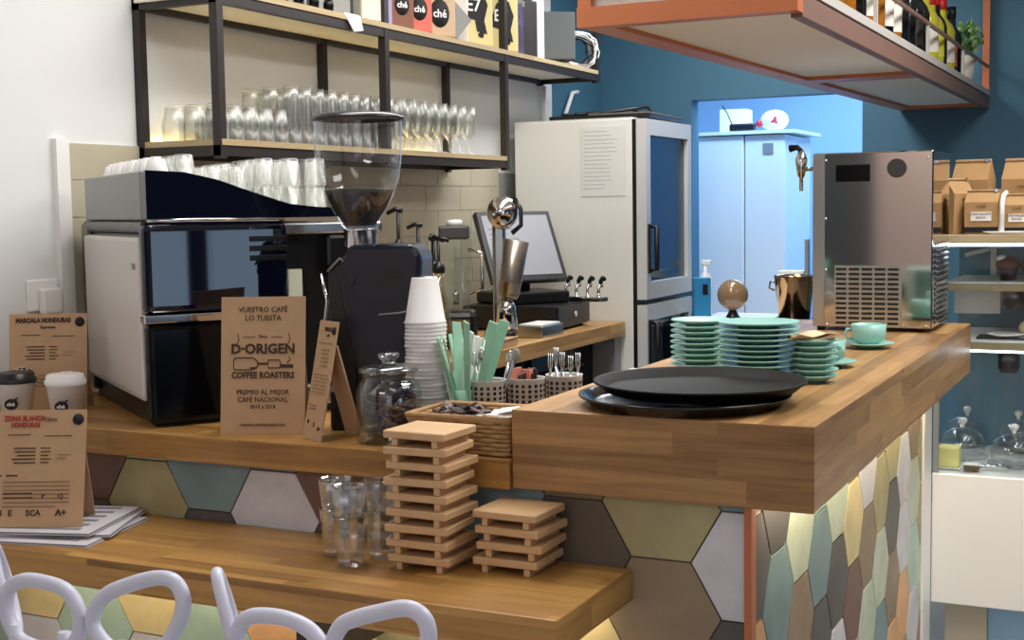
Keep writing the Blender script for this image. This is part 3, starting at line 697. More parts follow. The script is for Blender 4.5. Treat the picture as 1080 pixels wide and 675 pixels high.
def menu_print(t, M, w, h, title, sub, red=False, extra=False):
    s = w / .2
    if red:
        text_part('title', [('ZONA BLANCA', -.035 * s, h - .024, .0115, .0008, .8), ('HONDURAS', -.032 * s, h - .038, .0105, .0008, .8)], M, INKR, t)
        text_part('subtitle', [('Filtro', .022 * s, h - .026, .011, 0, .9)], M, INKL, t)
    else:
        text_part('title', [(title, -.012 * s, h - .022, .0115, .0009, .86 * s), (sub, 0, h - .038, .008, .0002, 1)], M, INK, t)
    mb = MB(); mb.T = M @ Matrix.Translation((w / 2 - .018, h - .022, 0)); mb.m(INKB).lathe([(0, -.0003), (.0125, -.0003), (.0125, .0005), (0, .0005)], n=24)
    mb.build('round_seal', None, t)
    L = []
    r = random.Random(3)
    def ln(x0, x1, y, k=.0016): L.append((x0 * s, x1 * s, y - k / 2, y + k / 2))
    y = h - .055; ln(-.07, -.02, y); ln(.01, .07, y - .003)
    for k in range(5):
        yy = h - .085 - k * .008; ln(-.06 + r.uniform(0, .02), -.008, yy, .0026); ln(.003, .025 + r.uniform(-.005, .003), yy, .002)
    ln(-.085, -.08, h - .145, .004); ln(-.07, -.045, h - .145, .0032)
    strokes('printed_text', L, M, INK, t)
    L2 = []
    for k in range(7 if extra else 4): L2.append((-.075 * s, (.07 - (.03 if k == 6 else 0)) * s, h - .160 - k * .009, h - .1585 - k * .009))
    L2.append((.04 * s, .07 * s, h - .10, h - .099)); L2.append((.036 * s, .06 * s, h - .108, h - .107))
    strokes('fine_print', L2, M, INKL, t)
    if extra:
        strokes('footer_lines', [(-.075 * s, -.012 * s, .072, .075), (-.075 * s, -.01 * s, .063, .0655)], M, INK, t)
        text_part('footer_marks', [('B', -.080 * s, .025, .013, .0004, 1), ('E', -.058 * s, .025, .013, .0004, 1), ('SCA', -.008 * s, .025, .013, .0004, 1), ('A+', .052 * s, .025, .014, .0006, 1), ('P', .012 * s, .062, .011, 0, 1), ('Q', .05 * s, .062, .011, 0, 1)], M, INK, t)
t, M = menu_board('menu_card', (-2.015, .155, .9985), math.radians(27), .14, .20, .25, 'kraft menu card against the wall behind the two takeaway cups')
menu_print(t, M, .20, .25, 'MARCALA HONDURAS', 'Espresso')
t, M = menu_board('menu_card', (-1.655, -.245, .8175), math.radians(25), .24, .205, .258, 'large kraft menu card with red title propped on the newspapers', True)
menu_print(t, M, .205, .258, '', '', red=True, extra=True)
t, M = menu_board('menu_card', (-1.115, .035, .9985), math.radians(-28), .20, .082, .265, 'small narrow kraft menu card beside the glass jar', True)
text_part('title', [('FINCA', .004, .242, .009, .0005, .9), ('caf\u00e9', .006, .230, .006, 0, .9)], M, INK, t)
mb = MB(); mb.T = M @ Matrix.Translation((.030, .244, 0)); mb.m(INKB).lathe([(0, -.0003), (.009, -.0003), (.009, .0005), (0, .0005)], n=20); mb.build('round_seal', None, t)
strokes('fine_print', [(-.03, .03, .215, .216)] + [(-.012, .022, .20 - k * .009, .2015 - k * .009) for k in range(5)] + [(-.03, .032, .145 - k * .008, .146 - k * .008) for k in range(6)] + [(-.03, 0, .075, .0765), (-.03, 0, .068, .0695)], M, INKL, t)
text_part('footer_marks', [('B', -.026, .035, .009, .0003, 1), ('E', .002, .03, .009, .0003, 1), ('A+', .026, .024, .009, .0003, 1)], M, INK, t)

# newspapers
np_ = thing('newspaper', 'folded newspaper at the bottom of the pile under the menu card', 'newspaper', (-1.70, -.19, .7965), .22, 'newspapers on the ledge')
def sheetpile(t, w, d, h, n):
    mb = MB(); 
    for k in range(n):
        mb.m(mat('newsprint_pale', (204, 198, 204), .8) if k % 2 == 0 else mat('newsprint_grey', (130, 126, 130), .8)); s = k * .004
        mb.box(-w / 2 + s, w / 2 - s * .5, -d / 2 + s * .3, d / 2 - s, k * h / n, (k + 1) * h / n - .0006, .0008, 1)
    mb.build('folded_pages', None, t)
    mb = MB()
    for k in range(6): mb.box(-w / 2 + .03, w / 2 - .04, -d / 2 + .03 + k * .04, -d / 2 + .045 + k * .04, h - .0006, h + .0002)
    mb.build('print', mat('newsprint_grey', (150, 148, 150), .8), t)
sheetpile(np_, .40, .27, .006, 3)
t = thing('newspaper', 'folded newspaper in the middle of the pile under the menu card', 'newspaper', (-1.70, -.17, .803), .42, 'newspapers on the ledge'); sheetpile(t, .38, .25, .006, 3)
t = thing('newspaper', 'folded newspaper topmost of the pile under the menu card', 'newspaper', (-1.715, -.165, .8105), .30, 'newspapers on the ledge'); sheetpile(t, .36, .27, .006, 3)

# takeaway cups and cacti
def takeaway(loc, label, lidm):
    t = thing('takeaway_cup', label, 'cup', loc); t.scale = (1.25, 1.25, 1.08)
    MB().lathe([(0, 0), (.027, 0), (.0365, .083), (.038, .084), (.038, .088), (0, .088)], n=32).build('cup_body', CUPW, t)
    MB().lathe([(.039, .082), (.040, .091), (.037, .094), (.0355, .104), (.032, .106), (0, .104)], n=32).build('lid', lidm, t)
    a = math.radians(-62)
    T = Matrix.Rotation(a + PI / 2, 4, 'Z')
    mb = MB(); mb.T = T @ Matrix.Translation((0, -.0345, .036)) @ Matrix.Rotation(math.radians(-6), 4, 'X')
    mb.cyl((0, .004, 0), (0, -.0008, 0), .0125, n=24); mb.tube([(.008, -.0004, .010), (.0125, -.0004, .015)], .0018, 6)
    mb.build('round_logo', INKB, t)
    text_part('logo_text', [('ch\u00e9', 0, -.003, .008, .0003, 1)], T @ Matrix.Translation((0, -.0356, .036)) @ FRONT, PAPER, t)
    return t
takeaway((-2.000, .040, .9985), 'white takeaway cup with black lid at the left end of the counter', BLACK)
takeaway((-1.850, .055, .9985), 'white takeaway cup with white lid in front of the kraft menu', CREAM)
def cactus(loc, label, r):
    t = thing('cactus', label, 'cactus', loc)
    MB().lathe([(0, 0), (.025, 0), (.032, .05), (.028, .05), (.027, .044), (0, .044)], n=24).build('pot', KRAFTD, t)
    mb = MB(); N = 48; prof = []
    rings = []
    for j in range(11):
        a = PI * j / 10; zz = .045 + r * .95 * (1 - math.cos(a)); rad = r * math.sin(a)
        rings.append([mb.bm.verts.new(((rad * (1 + .12 * math.cos(12 * 2 * PI * i / N))) * math.cos(2 * PI * i / N), (rad * (1 + .12 * math.cos(12 * 2 * PI * i / N))) * math.sin(2 * PI * i / N), zz)) for i in range(N)])
    for a, b in zip(rings, rings[1:]):
        for i in range(N): f = mb.bm.faces.new((a[i], a[(i + 1) % N], b[(i + 1) % N], b[i])); f.smooth = True
    mb.build('ribbed_stem', CACT, t)
    mb = MB()
    for i in range(12):
        for j in range(2, 10):
            a = PI * j / 10; rad = r * math.sin(a) * 1.13; q = 2 * PI * i / 12
            c = Vector((rad * math.cos(q), rad * math.sin(q), .045 + r * .95 * (1 - math.cos(a)))); mb.ball(c, .0022, u=6, v=4)
    mb.build('spines', PAPER, t)
cactus((-2.085, .15, .9985), 'small dark cactus behind the black lidded cup', .036)
cactus((-1.935, .145, .9985), 'round ribbed cactus with pale spines behind the white lidded cup', .032)

# wall outlet
t = thing('wall_socket', 'double white wall socket with a plug beside the machine', 'socket', (XW, .33, 1.28))
MB().box(0, .008, -.055, .055, -.04, .045, .003).build('face_plate', CREAM, t)
MB().box(.008, .03, -.02, .05, -.05, .02, .006).build('plug', PAPER, t)
MB().tube([(.02, -.0, -.03), (.028, -.02, -.06), (.02, -.03, -.12), (.012, -.03, -.2)], .004, 8).build('plug_lead', PAPER, t)

# ---------------------------------------------------------------- jar, basket, cups, cutlery
j = thing('glass_jar', 'large lidded glass jar of dark wrapped sachets on the counter', 'jar', (-.945, .088, .9985)); j.scale = (.94, .94, .90)
MB().lathe([(0, 0), (.070, 0), (.076, .01), (.077, .12), (.070, .145), (.062, .152), (.062, .162), (.066, .166), (.0635, .166), (.0595, .162), (.0595, .152), (.066, .143), (.0735, .12), (.073, .012), (0, .006)], n=40).build('jar_body', GLASS, j)
lid = MB().lathe([(0, .168), (.066, .168), (.070, .172), (.068, .180), (.05, .187), (.018, .190), (.014, .196), (.024, .204), (.026, .212), (.018, .217), (0, .218)], n=40).build('lid', glass('lid_glass', (.8, .84, .84), .5, .9), j)
mb = MB(); rr = random.Random(5)
cols = [mat('sachet_dark', (48, 38, 40), .35), mat('sachet_brown', (84, 60, 52), .4), mat('sachet_plum', (66, 54, 80), .3), mat('sachet_pale', (150, 140, 140), .4)]
for k in range(90):
    a = rr.uniform(0, 2 * PI); q = .05 * math.sqrt(rr.uniform(.15, 1)); z = .012 + .12 * k / 90
    mb.m(cols[rr.choice([0, 0, 0, 1, 1, 2, 3])]); mb.T = Matrix.Translation((q * math.cos(a), q * math.sin(a), z)) @ Euler((rr.uniform(-.8, .8), rr.uniform(-.8, .8), rr.uniform(0, 6))).to_matrix().to_4x4()
    mb.box(-.022, .022, -.009, .009, -.003, .003, .002, 1)
o = mb.build('sachet_fill', None, j); o['kind'] = 'stuff'
# paper cup stack
first = None
NC = 29
for k in range(NC):
    z = .9985 + k * .0088
    lab = 'white paper cup upturned beside the jar, ' + level(k, NC) + ' of the tall stack'
    if first is None:
        first = MB().lathe([(.047, 0), (.0485, .003), (.047, .006), (.0455, .007), (.031, .102), (.029, .104), (.0285, .100), (0, .100), (0, .0985), (.028, .098), (.044, .004)], n=32).build('paper_cup', CUPW); first.location = (-.930, .225, z)
        tag(first, lab, 'cup', 'tall stack of white paper cups')
    else: dup(first, (-.930 + rr.uniform(-.0012, .0012), .225 + rr.uniform(-.0012, .0012), z), label=lab)
f2 = None
for k in range(12):
    z = .9985 + k * .0088
    lab = 'white paper cup, ' + level(k, 12) + ' of the shorter stack behind the straws'
    c = dup(first, (-.872, .325, z), label=lab, group='shorter stack of white paper cups', scale=(.9, .9, 1))
# basket with sachets
b = thing('wicker_basket', 'wicker basket of coffee sachets against the bar end', 'basket', (-.735, .095, .9985))
def wall_weave(x0, x1, y0, y1, h):
    mb = MB(); n = int(h / .009)
    per = [(x0, y0), (x1, y0), (x1, y1), (x0, y1)]
    path = []
    for i in range(4):
        a = per[i]; c = per[(i + 1) % 4]
        for k in range(10): path.append((a[0] + (c[0] - a[0]) * k / 10, a[1] + (c[1] - a[1]) * k / 10))
    for r_ in range(n):
        pts = []
        for i, (x, y) in enumerate(path):
            o_ = .0035 * (1 if (i + r_) % 2 else -1); s = i // 10
            nx, ny = ((0, -1), (1, 0), (0, 1), (-1, 0))[s]; pts.append((x + nx * o_, y + ny * o_, .006 + r_ * .009))
        mb.tube(pts, .0048, 6, True)
    return mb
wall_weave(-.115, .115, -.085, .085, .072).build('woven_side', KRAFTD, b)
MB().box(-.11, .11, -.08, .08, .0, .05).build('liner', KRAFT, b)
mb = MB(); mb.tube([(-.118, -.088, .076), (.118, -.088, .076), (.118, .088, .076), (-.118, .088, .076)], .006, 8, True); mb.build('rim', KRAFTD, b)
mb = MB()
for k in range(70):
    mb.m(cols[rr.choice([0, 0, 1, 1, 3])]); mb.T = Matrix.Translation((rr.uniform(-.09, .02), rr.uniform(-.06, .06), rr.uniform(.052, .078))) @ Euler((rr.uniform(-.6, .6), rr.uniform(-.6, .6), rr.uniform(0, 6))).to_matrix().to_4x4()
    mb.box(-.018, .018, -.008, .008, -.002, .002, .001, 1)
o = mb.build('brown_sachets', None, b); o['kind'] = 'stuff'
mb = MB()
for k in range(14):
    mb.m(PAPER); mb.T = Matrix.Translation((rr.uniform(.05, .09), rr.uniform(-.06, .05), .055 + k * .0018)) @ Euler((rr.uniform(-.3, .3), rr.uniform(-.3, .3), rr.uniform(0, 1))).to_matrix().to_4x4()
    mb.box(-.02, .02, -.03, .03, -.001, .001)
o = mb.build('white_sachets', None, b); o['kind'] = 'stuff'
# straws in sleeves standing in a cup
sc = thing('straw_holder_cup', 'clear cup holding mint and white wrapped straws', 'cup', (-.842, .245, .9985))
MB().lathe([(0, 0), (.028, 0), (.036, .10), (.034, .10), (.027, .004), (0, .004)], n=28).build('cup_wall', MINT, sc)
for k in range(16):
    a = k * 2.4; q = .006 + .0011 * k; h = .225 + rr.uniform(-.02, .035); l = .022 + .035 * rr.random()
    x, y = q * math.cos(a), q * math.sin(a)
    if rr.random() < .3:
        o = MB().tube([(x, y, .01), (x + l * math.cos(a) * 1.4, y + l * math.sin(a) * .7, h)], .0045, 8).build('wrapped_straw', MINT if k % 2 else PAPER)
    else:
        mb = MB(); mb.T = Matrix.Translation((x, y, .01)) @ Euler((-.28 * math.sin(a), .32 * math.cos(a), a)).to_matrix().to_4x4(); mb.box(-.012, .012, -.002, .002, 0, h, .001, 1)
        o = mb.build('wrapped_straw', MINT if k % 3 else PAPER)
    o.location = sc.location
    tag(o, ('mint' if (k % 2 if o.data.materials[0] == MINT else False) else 'wrapped') + ' straw standing in the holder cup by the paper cups', 'straw', 'wrapped straws by the paper cups')
    o['label'] = ('mint' if o.data.materials[0] == MINT else 'white') + ' wrapped straw standing in the cup beside the paper cup stack'
    o['group'] = ('mint' if o.data.materials[0] == MINT else 'white') + ' wrapped straws'
# perforated cutlery bins
def bin_(loc, label):
    t = thing('cutlery_bin', label, 'cutlery holder', loc, 0, 'perforated steel cutlery bins')
    mb = MB().m(mat('bin_steel', (206, 204, 200), .35, .1)).lathe([(0, 0), (.039, 0), (.042, .003), (.042, .118), (.0435, .12), (.0405, .12), (.0395, .116), (.0395, .004), (0, .003)], n=32)
    mb.m(BLACK)
    for r_ in range(8):
        for q in range(18):
            a = 2 * PI * q / 18; mb.T = Matrix.Rotation(a, 4, 'Z'); mb.box(.0415, .0426, -.0034, .0034, .02 + r_ * .0115, .027 + r_ * .0115)
    mb.build('perforated_wall', None, t); return t
b1 = bin_((-.795, .262, .9985), 'perforated steel cutlery bin nearest the straws')
b2 = dup(b1, (-.728, .325, .9985), .1, 'perforated steel cutlery bin between the other two')
b3 = dup(b1, (-.668, .400, .9985), .2, 'perforated steel cutlery bin nearest the bar top')
def spoon(x, y, z, tx, ty, h, name, m, label, grp):
    mb = MB(); mb.tube([(x, y, z), (x + tx * .6, y + ty * .6, z + h * .6), (x + tx, y + ty, z + h)], [.0025, .0028, .004], 8)
    if name == 'spoon': mb.ball((x + tx * 1.08, y + ty * 1.08, z + h + .012), .011, .006, .016, 10, 8)
    else:
        for q in (-1, 0, 1): mb.tube([(x + tx, y + ty, z + h), (x + tx + q * .005, y + ty, z + h + .02), (x + tx + q * .005, y + ty, z + h + .045)], .0015, 6)
    o = mb.build(name, m); tag(o, label, name, grp); return o
k = 0
for i, (a, h) in enumerate(((.2, .16), (1.2, .15), (2.3, .17), (3.5, .15), (4.4, .165))):
    spoon(-.795 + .01 * math.cos(a), .262 + .01 * math.sin(a), 1.003, .035 * math.cos(a) + .02, .03 * math.sin(a), h, 'spoon', STEELB if i else GREYM, 'steel spoon leaning in the bin nearest the straws', 'spoons in the first bin')
for i, (a, h) in enumerate(((.3, .12), (1.5, .11), (2.6, .13), (3.8, .12), (5.0, .125))):
    spoon(-.668 + .012 * math.cos(a), .400 + .012 * math.sin(a), 1.003, .02 * math.cos(a), .02 * math.sin(a), h, 'fork', STEELB, 'small steel fork upright in the bin nearest the bar', 'forks in the third bin')
PINK = mat('pink_packet', (226, 140, 120), .5)
for i in range(7):
    mb = MB(); mb.T = Matrix.Translation((-.728 + rr.uniform(-.02, .02), .325 + rr.uniform(-.02, .02), 1.005)) @ Euler((rr.uniform(-.1, .1), rr.uniform(-.1, .1), rr.uniform(0, 3))).to_matrix().to_4x4()
    mb.box(-.016, .016, -.0015, .0015, 0, .128 + rr.uniform(-.005, .012), .0005, 1)
    o = mb.build('sugar_packet', PINK if i % 2 else mat('dark_packet', (60, 44, 40), .5)); tag(o, ('pink' if i % 2 else 'dark') + ' sugar packet standing in the middle cutlery bin', 'sugar packet', ('pink' if i % 2 else 'dark') + ' sugar packets')

# ---------------------------------------------------------------- beech pallets and tumblers on the ledge
def pallet(loc, rz, label, grp):
    t = thing('serving_pallet', label, 'wooden tray', loc, rz, grp)
    w = .138; d = .128
    MB().box(-w / 2, w / 2, -d / 2, d / 2, .0150, .0302, .002, 1).build('top_board', TRAYW, t)
    for x in (-w / 2 + .018, w / 2 - .030): MB().box(x, x + .013, -d / 2 + .004, d / 2 - .004, 0, .0148, .001, 1).build('runner', TRAYW, t)
    return t
def pile(cx, cy, n, grp, what):
    p = None
    for i in range(n):
        loc = (cx + rr.uniform(-.005, .005), cy + rr.uniform(-.004, .004), .7962 + i * .0306); rz = rr.uniform(-.06, .06)
        lab = 'small beech serving pallet, ' + level(i, n) + ' of ' + what
        if p is None: p = pallet(loc, rz, lab, grp)
        else: dup(p, loc, rz, lab)
pile(-.735, -.102, 9, 'tall stack of beech pallets', 'the tall stack')
pile(-.565, -.055, 4, 'short stack of beech pallets', 'the short stack')
def tumbler(loc, label, grp='stacked tumblers on the ledge'):
    n = 12
    mb = MB().lathe([(0, 0), (.024, 0), (.0265, .004), (.0275, .012), (.0265, .016), (.0345, .098), (.0365, .10), (.0345, .1005), (.0325, .098), (.0245, .02), (0, .016)], n=n, smooth=False)
    o = mb.build('tumbler', glass('thick_tumbler_glass', (.93, .95, .95), .7, 1.0)); o.location = loc; tag(o, label, 'glass', grp); return o
tb = tumbler((-.885, -.170, .7963), 'ribbed clear tumbler, lower one of the front pair left of the pallets')
dup(tb, (-.885, -.170, .8555), label='ribbed clear tumbler, upper one of the front pair left of the pallets')
dup(tb, (-.950, -.12, .7963), label='ribbed clear tumbler, lower one of the leftmost pair on the ledge')
dup(tb, (-.950, -.12, .8555), label='ribbed clear tumbler, upper one of the leftmost pair on the ledge')
dup(tb, (-.858, -.098, .7963), label='ribbed clear tumbler, lower one of the pair nearest the pallets')
dup(tb, (-.858, -.098, .8555), label='ribbed clear tumbler, upper one of the pair nearest the pallets')

# ---------------------------------------------------------------- wall shelf frame with glasses
sh = thing('wall_shelf_frame', 'black metal two-tier wall shelf with pale boards above the espresso machine', 'shelf')
XF = -1.90
for y in (.745, 1.66, 2.60, 3.59):
    lo = 1.655 if y < 3 else 2.09
    MB().box(XF - .014, XF + .014, y - .014, y + .014, lo, HC).build('front_post', BLACKM, sh)
for y in (.745, 1.70, 2.62, 3.57):
    lo = 1.655 if y < 3 else 2.09
    MB().box(XW + .002, XW + .028, y - .014, y + .014, lo, HC).build('rear_post', BLACKM, sh)
for z, y1, nm in ((1.70, 2.60, 'lower'), (2.135, 3.60, 'upper')):
    MB().box(XW + .004, XF + .016, .735, y1 - .015, z - .006, z + .012).build(nm + '_board', BIRCH, sh)
    mb = MB(); mb.box(XF - .012, XF + .012, .731, y1 + .014, z - .036, z - .006); mb.box(XW + .004, XW + .028, .731, y1 + .014, z - .036, z - .006)
    mb.box(XW + .002, XF + .012, .731, .755, z - .036, z - .006); mb.box(XW + .002, XF + .012, y1 - .01, y1 + .014, z - .036, z - .006)
    mb.build(nm + '_rail', BLACKM, sh)
MB().box(XW + .02, XF - .02, .72, 3.56, 2.118, 2.128).build('upper_underside', PANELB, sh)
ZS = 1.7125
def shelf_glass(kind):
    if kind == 'short':
        return MB().lathe([(.034, 0), (.036, .05), (.028, .105), (.02, .108), (0, .108), (0, .100), (.026, .098), (.0335, .05), (.032, 0), (.034, 0)], n=18)
    if kind == 'tall':
        return MB().lathe([(.033, 0), (.034, .06), (.026, .15), (.024, .185), (0, .185), (0, .178), (.022, .176), (.0245, .15), (.0315, .06), (.031, 0), (.033, 0)], n=18)
    return MB().lathe([(.033, 0), (.033, .004), (.006, .010), (.005, .045), (.008, .055), (.03, .085), (.036, .13), (.032, .19), (.0305, .19), (.0345, .13), (.028, .088), (0, .062)], n=18)
proto = {}
def put_glass(kind, x, y, label, grp):
    if kind not in proto:
        o = shelf_glass(kind).build({'short': 'water_glass', 'tall': 'highball_glass', 'wine': 'beer_goblet'}[kind], GLASSL); o.location = (x, y, ZS); tag(o, label, 'glass', grp); proto[kind] = o
    else: dup(proto[kind], (x, y, ZS), label=label, group=grp)
for ri, x in enumerate((-1.955, -2.035, -2.115)):
    rn = ('front', 'middle', 'back')[ri]
    yy = .80; i = 0
    while yy < 1.17: put_glass('short', x, yy, 'short water glass on the lower wall shelf, %s row, %s from the left' % (rn, ORD[i]), 'short glasses on the wall shelf'); yy += .075; i += 1
    i = 0
    while yy < 1.78:
        put_glass('tall', x, yy, 'tall highball glass on the lower wall shelf, %s row, %s from the left' % (rn, ORD[i]), 'tall glasses on the wall shelf'); yy += .073; i += 1
    i = 0
    while yy < 2.44:
        put_glass('wine', x, yy, 'footed beer glass on the lower wall shelf, %s row, %s from the left' % (rn, ORD[i]), 'footed glasses on the wall shelf'); yy += .078; i += 1

tag(MB().box(XW + .003, XW + .013, .80, 2.55, 1.7130, 1.7170).build('led_strip', mat('shelf_led', (255, 236, 180), .5, emit=(255, 226, 150), es=14)), 'thin warm light strip behind the glasses on the lower wall shelf', 'light strip')
# goods on the upper shelf
ZU = 2.1475
def pack(y0, y1, h, m, label, name='coffee_pack', mark=None, mt='oval', x=-1.985, d=.10, markm=None, cat='package'):
    w = (y1 - y0)
    t = thing(name, label, cat, (x, (y0 + y1) / 2, ZU + .0005), 0)
    T = Matrix.Rotation(math.radians(60), 4, 'Z')   # pack turned to face the room
    mb = MB(); mb.T = T; a = w * .52
    mb.box(-a, a, -d / 2, d / 2, 0, h * .93, .008, 2); mb.build('pouch', m, t)
    mb = MB(); mb.T = T; mb.box(-a * .96, a * .96, -.008, .008, h * .93, h, .002); mb.build('sealed_top', m, t)
    if mark:
        F = T @ Matrix.Translation((0, -d / 2 - .001, h * .52)) @ FRONT
        if mt == 'oval':
            mb = MB(); mb.T = F; mb.lathe([(0, 0), (a * .58, 0), (a * .58, .0008), (0, .0008)], n=28, sy=1.25); mb.tube([(a * .3, a * .8, .0004), (a * .5, a * 1.15, .0004)], .004, 6)
            mb.build('round_logo', INKB, t)
            text_part('logo_text', [(mark, 0, -a * .2, a * .42, .0008, 1)], F @ Matrix.Translation((0, 0, .0016)), markm or PAPER, t)
        else:
            mb = MB(); mb.T = F; mb.prism([(-a * .7, 0), (-a * .3, a * .9), (a * .4, a), (a * .7, a * .3), (a * .5, -a * .4), (a * .65, -a), (a * .1, -a * .9), (-.0, -a * .4), (-a * .6, -a * .3)], 0, .0008); mb.build('ink_blot', INKB, t)
            text_part('blot_text', [(mark, -a * .1, 0, a * .6, .001, 1)], F @ Matrix.Translation((0, 0, .0016)), PAPER, t)
            mb = MB(); mb.T = F @ Matrix.Translation((a * .3, -h * .34, 0)); mb.prism([(-.014, 0), (0, .014), (.016, .006), (.012, -.012), (-.006, -.012)], 0, .0008); mb.build('small_mark', INKB, t)
    return t
for i, (y, r_, h, m, lab) in enumerate(((.87, .035, .2, mat('maroon_bottle', (80, 30, 32), .3), 'dark red bottle at the left end of the upper shelf'), (.97, .03, .24, mat('brown_bottle', (60, 40, 30), .2), 'brown bottle beside the dark red one on the upper shelf'), (1.07, .033, .22, mat('red_box_bottle', (108, 44, 40), .3), 'reddish bottle before the silver stoppers on the upper shelf'))):
    t = thing('bottle', lab, 'bottle', (-1.97, y, ZU + .0005))
    MB().lathe([(0, 0), (r_, 0), (r_, h * .6), (r_ * .4, h * .8), (r_ * .4, h), (0, h)], n=20).build('glass_body', m, t)
    MB().lathe([(0, h), (r_ * .45, h), (r_ * .45, h + .03), (0, h + .03)], n=16).build('cap', BLACK, t)
for i in range(6):
    t = thing('condiment_jar', 'small dark jar with steel top on the upper shelf, %s from the left' % ORD[i], 'jar', (-1.955 + .03 * (i % 2), 1.15 + i * .042, ZU + .0005), 0, 'small dark jars on the upper shelf')
    MB().lathe([(0, 0), (.016, 0), (.018, .03), (.012, .045), (0, .045)], n=14).build('jar_body', BLACKG, t)
    MB().lathe([(0, .045), (.013, .045), (.012, .06), (.004, .07), (0, .085)], n=14).build('steel_top', CHROME, t)
t = thing('picture_frame', 'small black framed card behind the cloth tag on the upper shelf', 'frame', (-2.0, 1.49, ZU + .0005), math.radians(62))
MB().box(-.085, .085, 0, .015, 0, .2).build('frame', BLACK, t); MB().box(-.072, .072, -.001, 0, .012, .188).build('card', mat('grey_card', (150, 150, 146), .6), t)
t = thing('cloth_tag', 'white cloth corner hanging over the upper shelf edge', 'cloth', (-1.885, 1.42, ZU), 0)
mb = MB(); mb.hexa([(-.06, -.03, .001), (.0, -.03, .001), (.0, .06, .001), (-.06, .05, .001), (-.06, -.03, .004), (.002, -.03, .004), (.002, .06, .004), (-.06, .05, .004)])
mb.hexa([(.0, -.03, .001), (.006, -.02, .001), (.006, .06, .001), (.0, .06, .001), (.004, .02, -.055), (.008, .02, -.055), (.008, .075, -.045), (.004, .075, -.045)]); mb.build('folded_cloth', PAPER, t)
pack(1.60, 1.68, .17, mat('white_pack', (214, 208, 196), .5), 'white pack with brown print beside the picture frame', x=-1.96)
pack(1.68, 1.80, .26, mat('lilac_pack', (164, 150, 188), .5), 'tall lilac box left of the second shelf post', 'box', x=-2.0, cat='box')
pack(1.81, 1.91, .17, mat('brown_pack', (126, 78, 58), .5), 'brown coffee pouch with round black logo on the upper shelf', mark='ch\u00e9', x=-1.97)
pack(1.93, 2.04, .17, mat('coral_pack', (206, 104, 88), .5), 'coral coffee pouch with round black logo on the upper shelf', mark='ch\u00e9', x=-1.97)
pack(2.05, 2.19, .17, mat('tan_pack', (196, 166, 136), .5), 'tan coffee pouch with round black logo on the upper shelf', mark='ch\u00e9', x=-1.96, markm=PAPER)
pack(2.20, 2.36, .24, mat('white_pack', (214, 208, 196), .5), 'large white pouch with a grey card leaning on it', x=-2.0)
t = thing('grey_card', 'tilted dark grey card leaning on the large white pouch', 'card', (-1.905, 2.20, ZU + .075), math.radians(60))
mb = MB(); mb.T = Matrix.Rotation(math.radians(42), 4, 'Y'); mb.box(-.05, .05, -.004, .004, -.05, .05); mb.build('card_sheet', GREYM, t)
pack(2.37, 2.54, .27, mat('yellow_pack', (214, 198, 138), .5), 'left pale yellow pouch with black ink blot on the upper shelf', mark='E7', mt='blot', x=-1.985, markm=PAPER)
pack(2.60, 2.76, .24, mat('yellow_pack', (214, 198, 138), .5), 'right pale yellow pouch with black ink blot on the upper shelf', mark='E7', mt='blot', x=-1.975, markm=PAPER)
for i, y in enumerate((2.795, 2.875)):
    t = thing('foil_bag', 'crumpled silver and purple foil bag %s on the upper shelf' % ('left of its twin' if i == 0 else 'by the third post'), 'bag', (-1.95 - .03 * i, y, ZU + .0005), 1.0)
    MB().hexa([(-.034, -.02, 0), (.034, -.02, 0), (.034, .02, 0), (-.034, .02, 0), (-.038, -.01, .22), (.038, -.01, .22), (.038, .01, .22), (-.038, .01, .22)]).build('foil', mat('purple_foil', (104, 98, 132), .25, .6, noise=.5, scale=45, bump=1), t)
    MB().box(-.046, .046, -.012, .012, .215, .24, .002).build('crimped_top', STEELB, t)
pack(2.93, 3.02, .27, mat('dark_box', (44, 38, 42), .5), 'dark box right of the third shelf post', 'box', x=-1.99, cat='box')
t = thing('white_board', 'thin white board standing beside the dark box on the upper shelf', 'board', (-1.97, 3.10, ZU + .0005), math.radians(62)); MB().box(-.03, .03, 0, .01, 0, .30).build('panel', PAPER, t)
t = thing('speaker_box', 'plain dark grey box speaker on the right of the upper shelf', 'speaker', (-1.985, 3.26, ZU + .0005), math.radians(38))
MB().box(-.10, .10, -.07, .07, .02, .235, .006).build('cabinet', mat('dark_grey_plastic', (92, 96, 96), .6), t); MB().box(-.05, .05, -.05, .05, 0, .02).build('foot', BLACK, t)
t = thing('cable_coil', 'coil of white cables at the right end of the upper shelf', 'cable', (-1.955, 3.50, ZU + .002), math.radians(55))
for k in range(11):
    mb = MB(); R0 = .062 + .009 * (k % 4); pts = []
    for i in range(28):
        a = 2 * PI * i / 28; pts.append((R0 * 1.25 * math.cos(a) + rr.uniform(-.008, .008), -.03 + k * .007 + .008 * math.sin(a * 2 + k), .085 + R0 * math.sin(a) + .006 * math.sin(k)))
    mb.tube(pts, .0042, 6, True); mb.build('cable_loop', PAPER if k % 4 else BLACK, t)
t = thing('wall_conduit', 'two thin pale pipes running down the wall above the tall fridge', 'pipe', (0, 0, 0))
MB().tube([(XW + .02, 3.60, 2.09), (XW + .02, 3.60, 1.6)], .012, 8).build('pipe', PAPER, t)
MB().tube([(XW + .03, 4.0, 2.09), (XW + .03, 3.93, 2.08), (XW + .03, 3.80, 1.92)], .011, 8).build('pipe', PAPER, t)

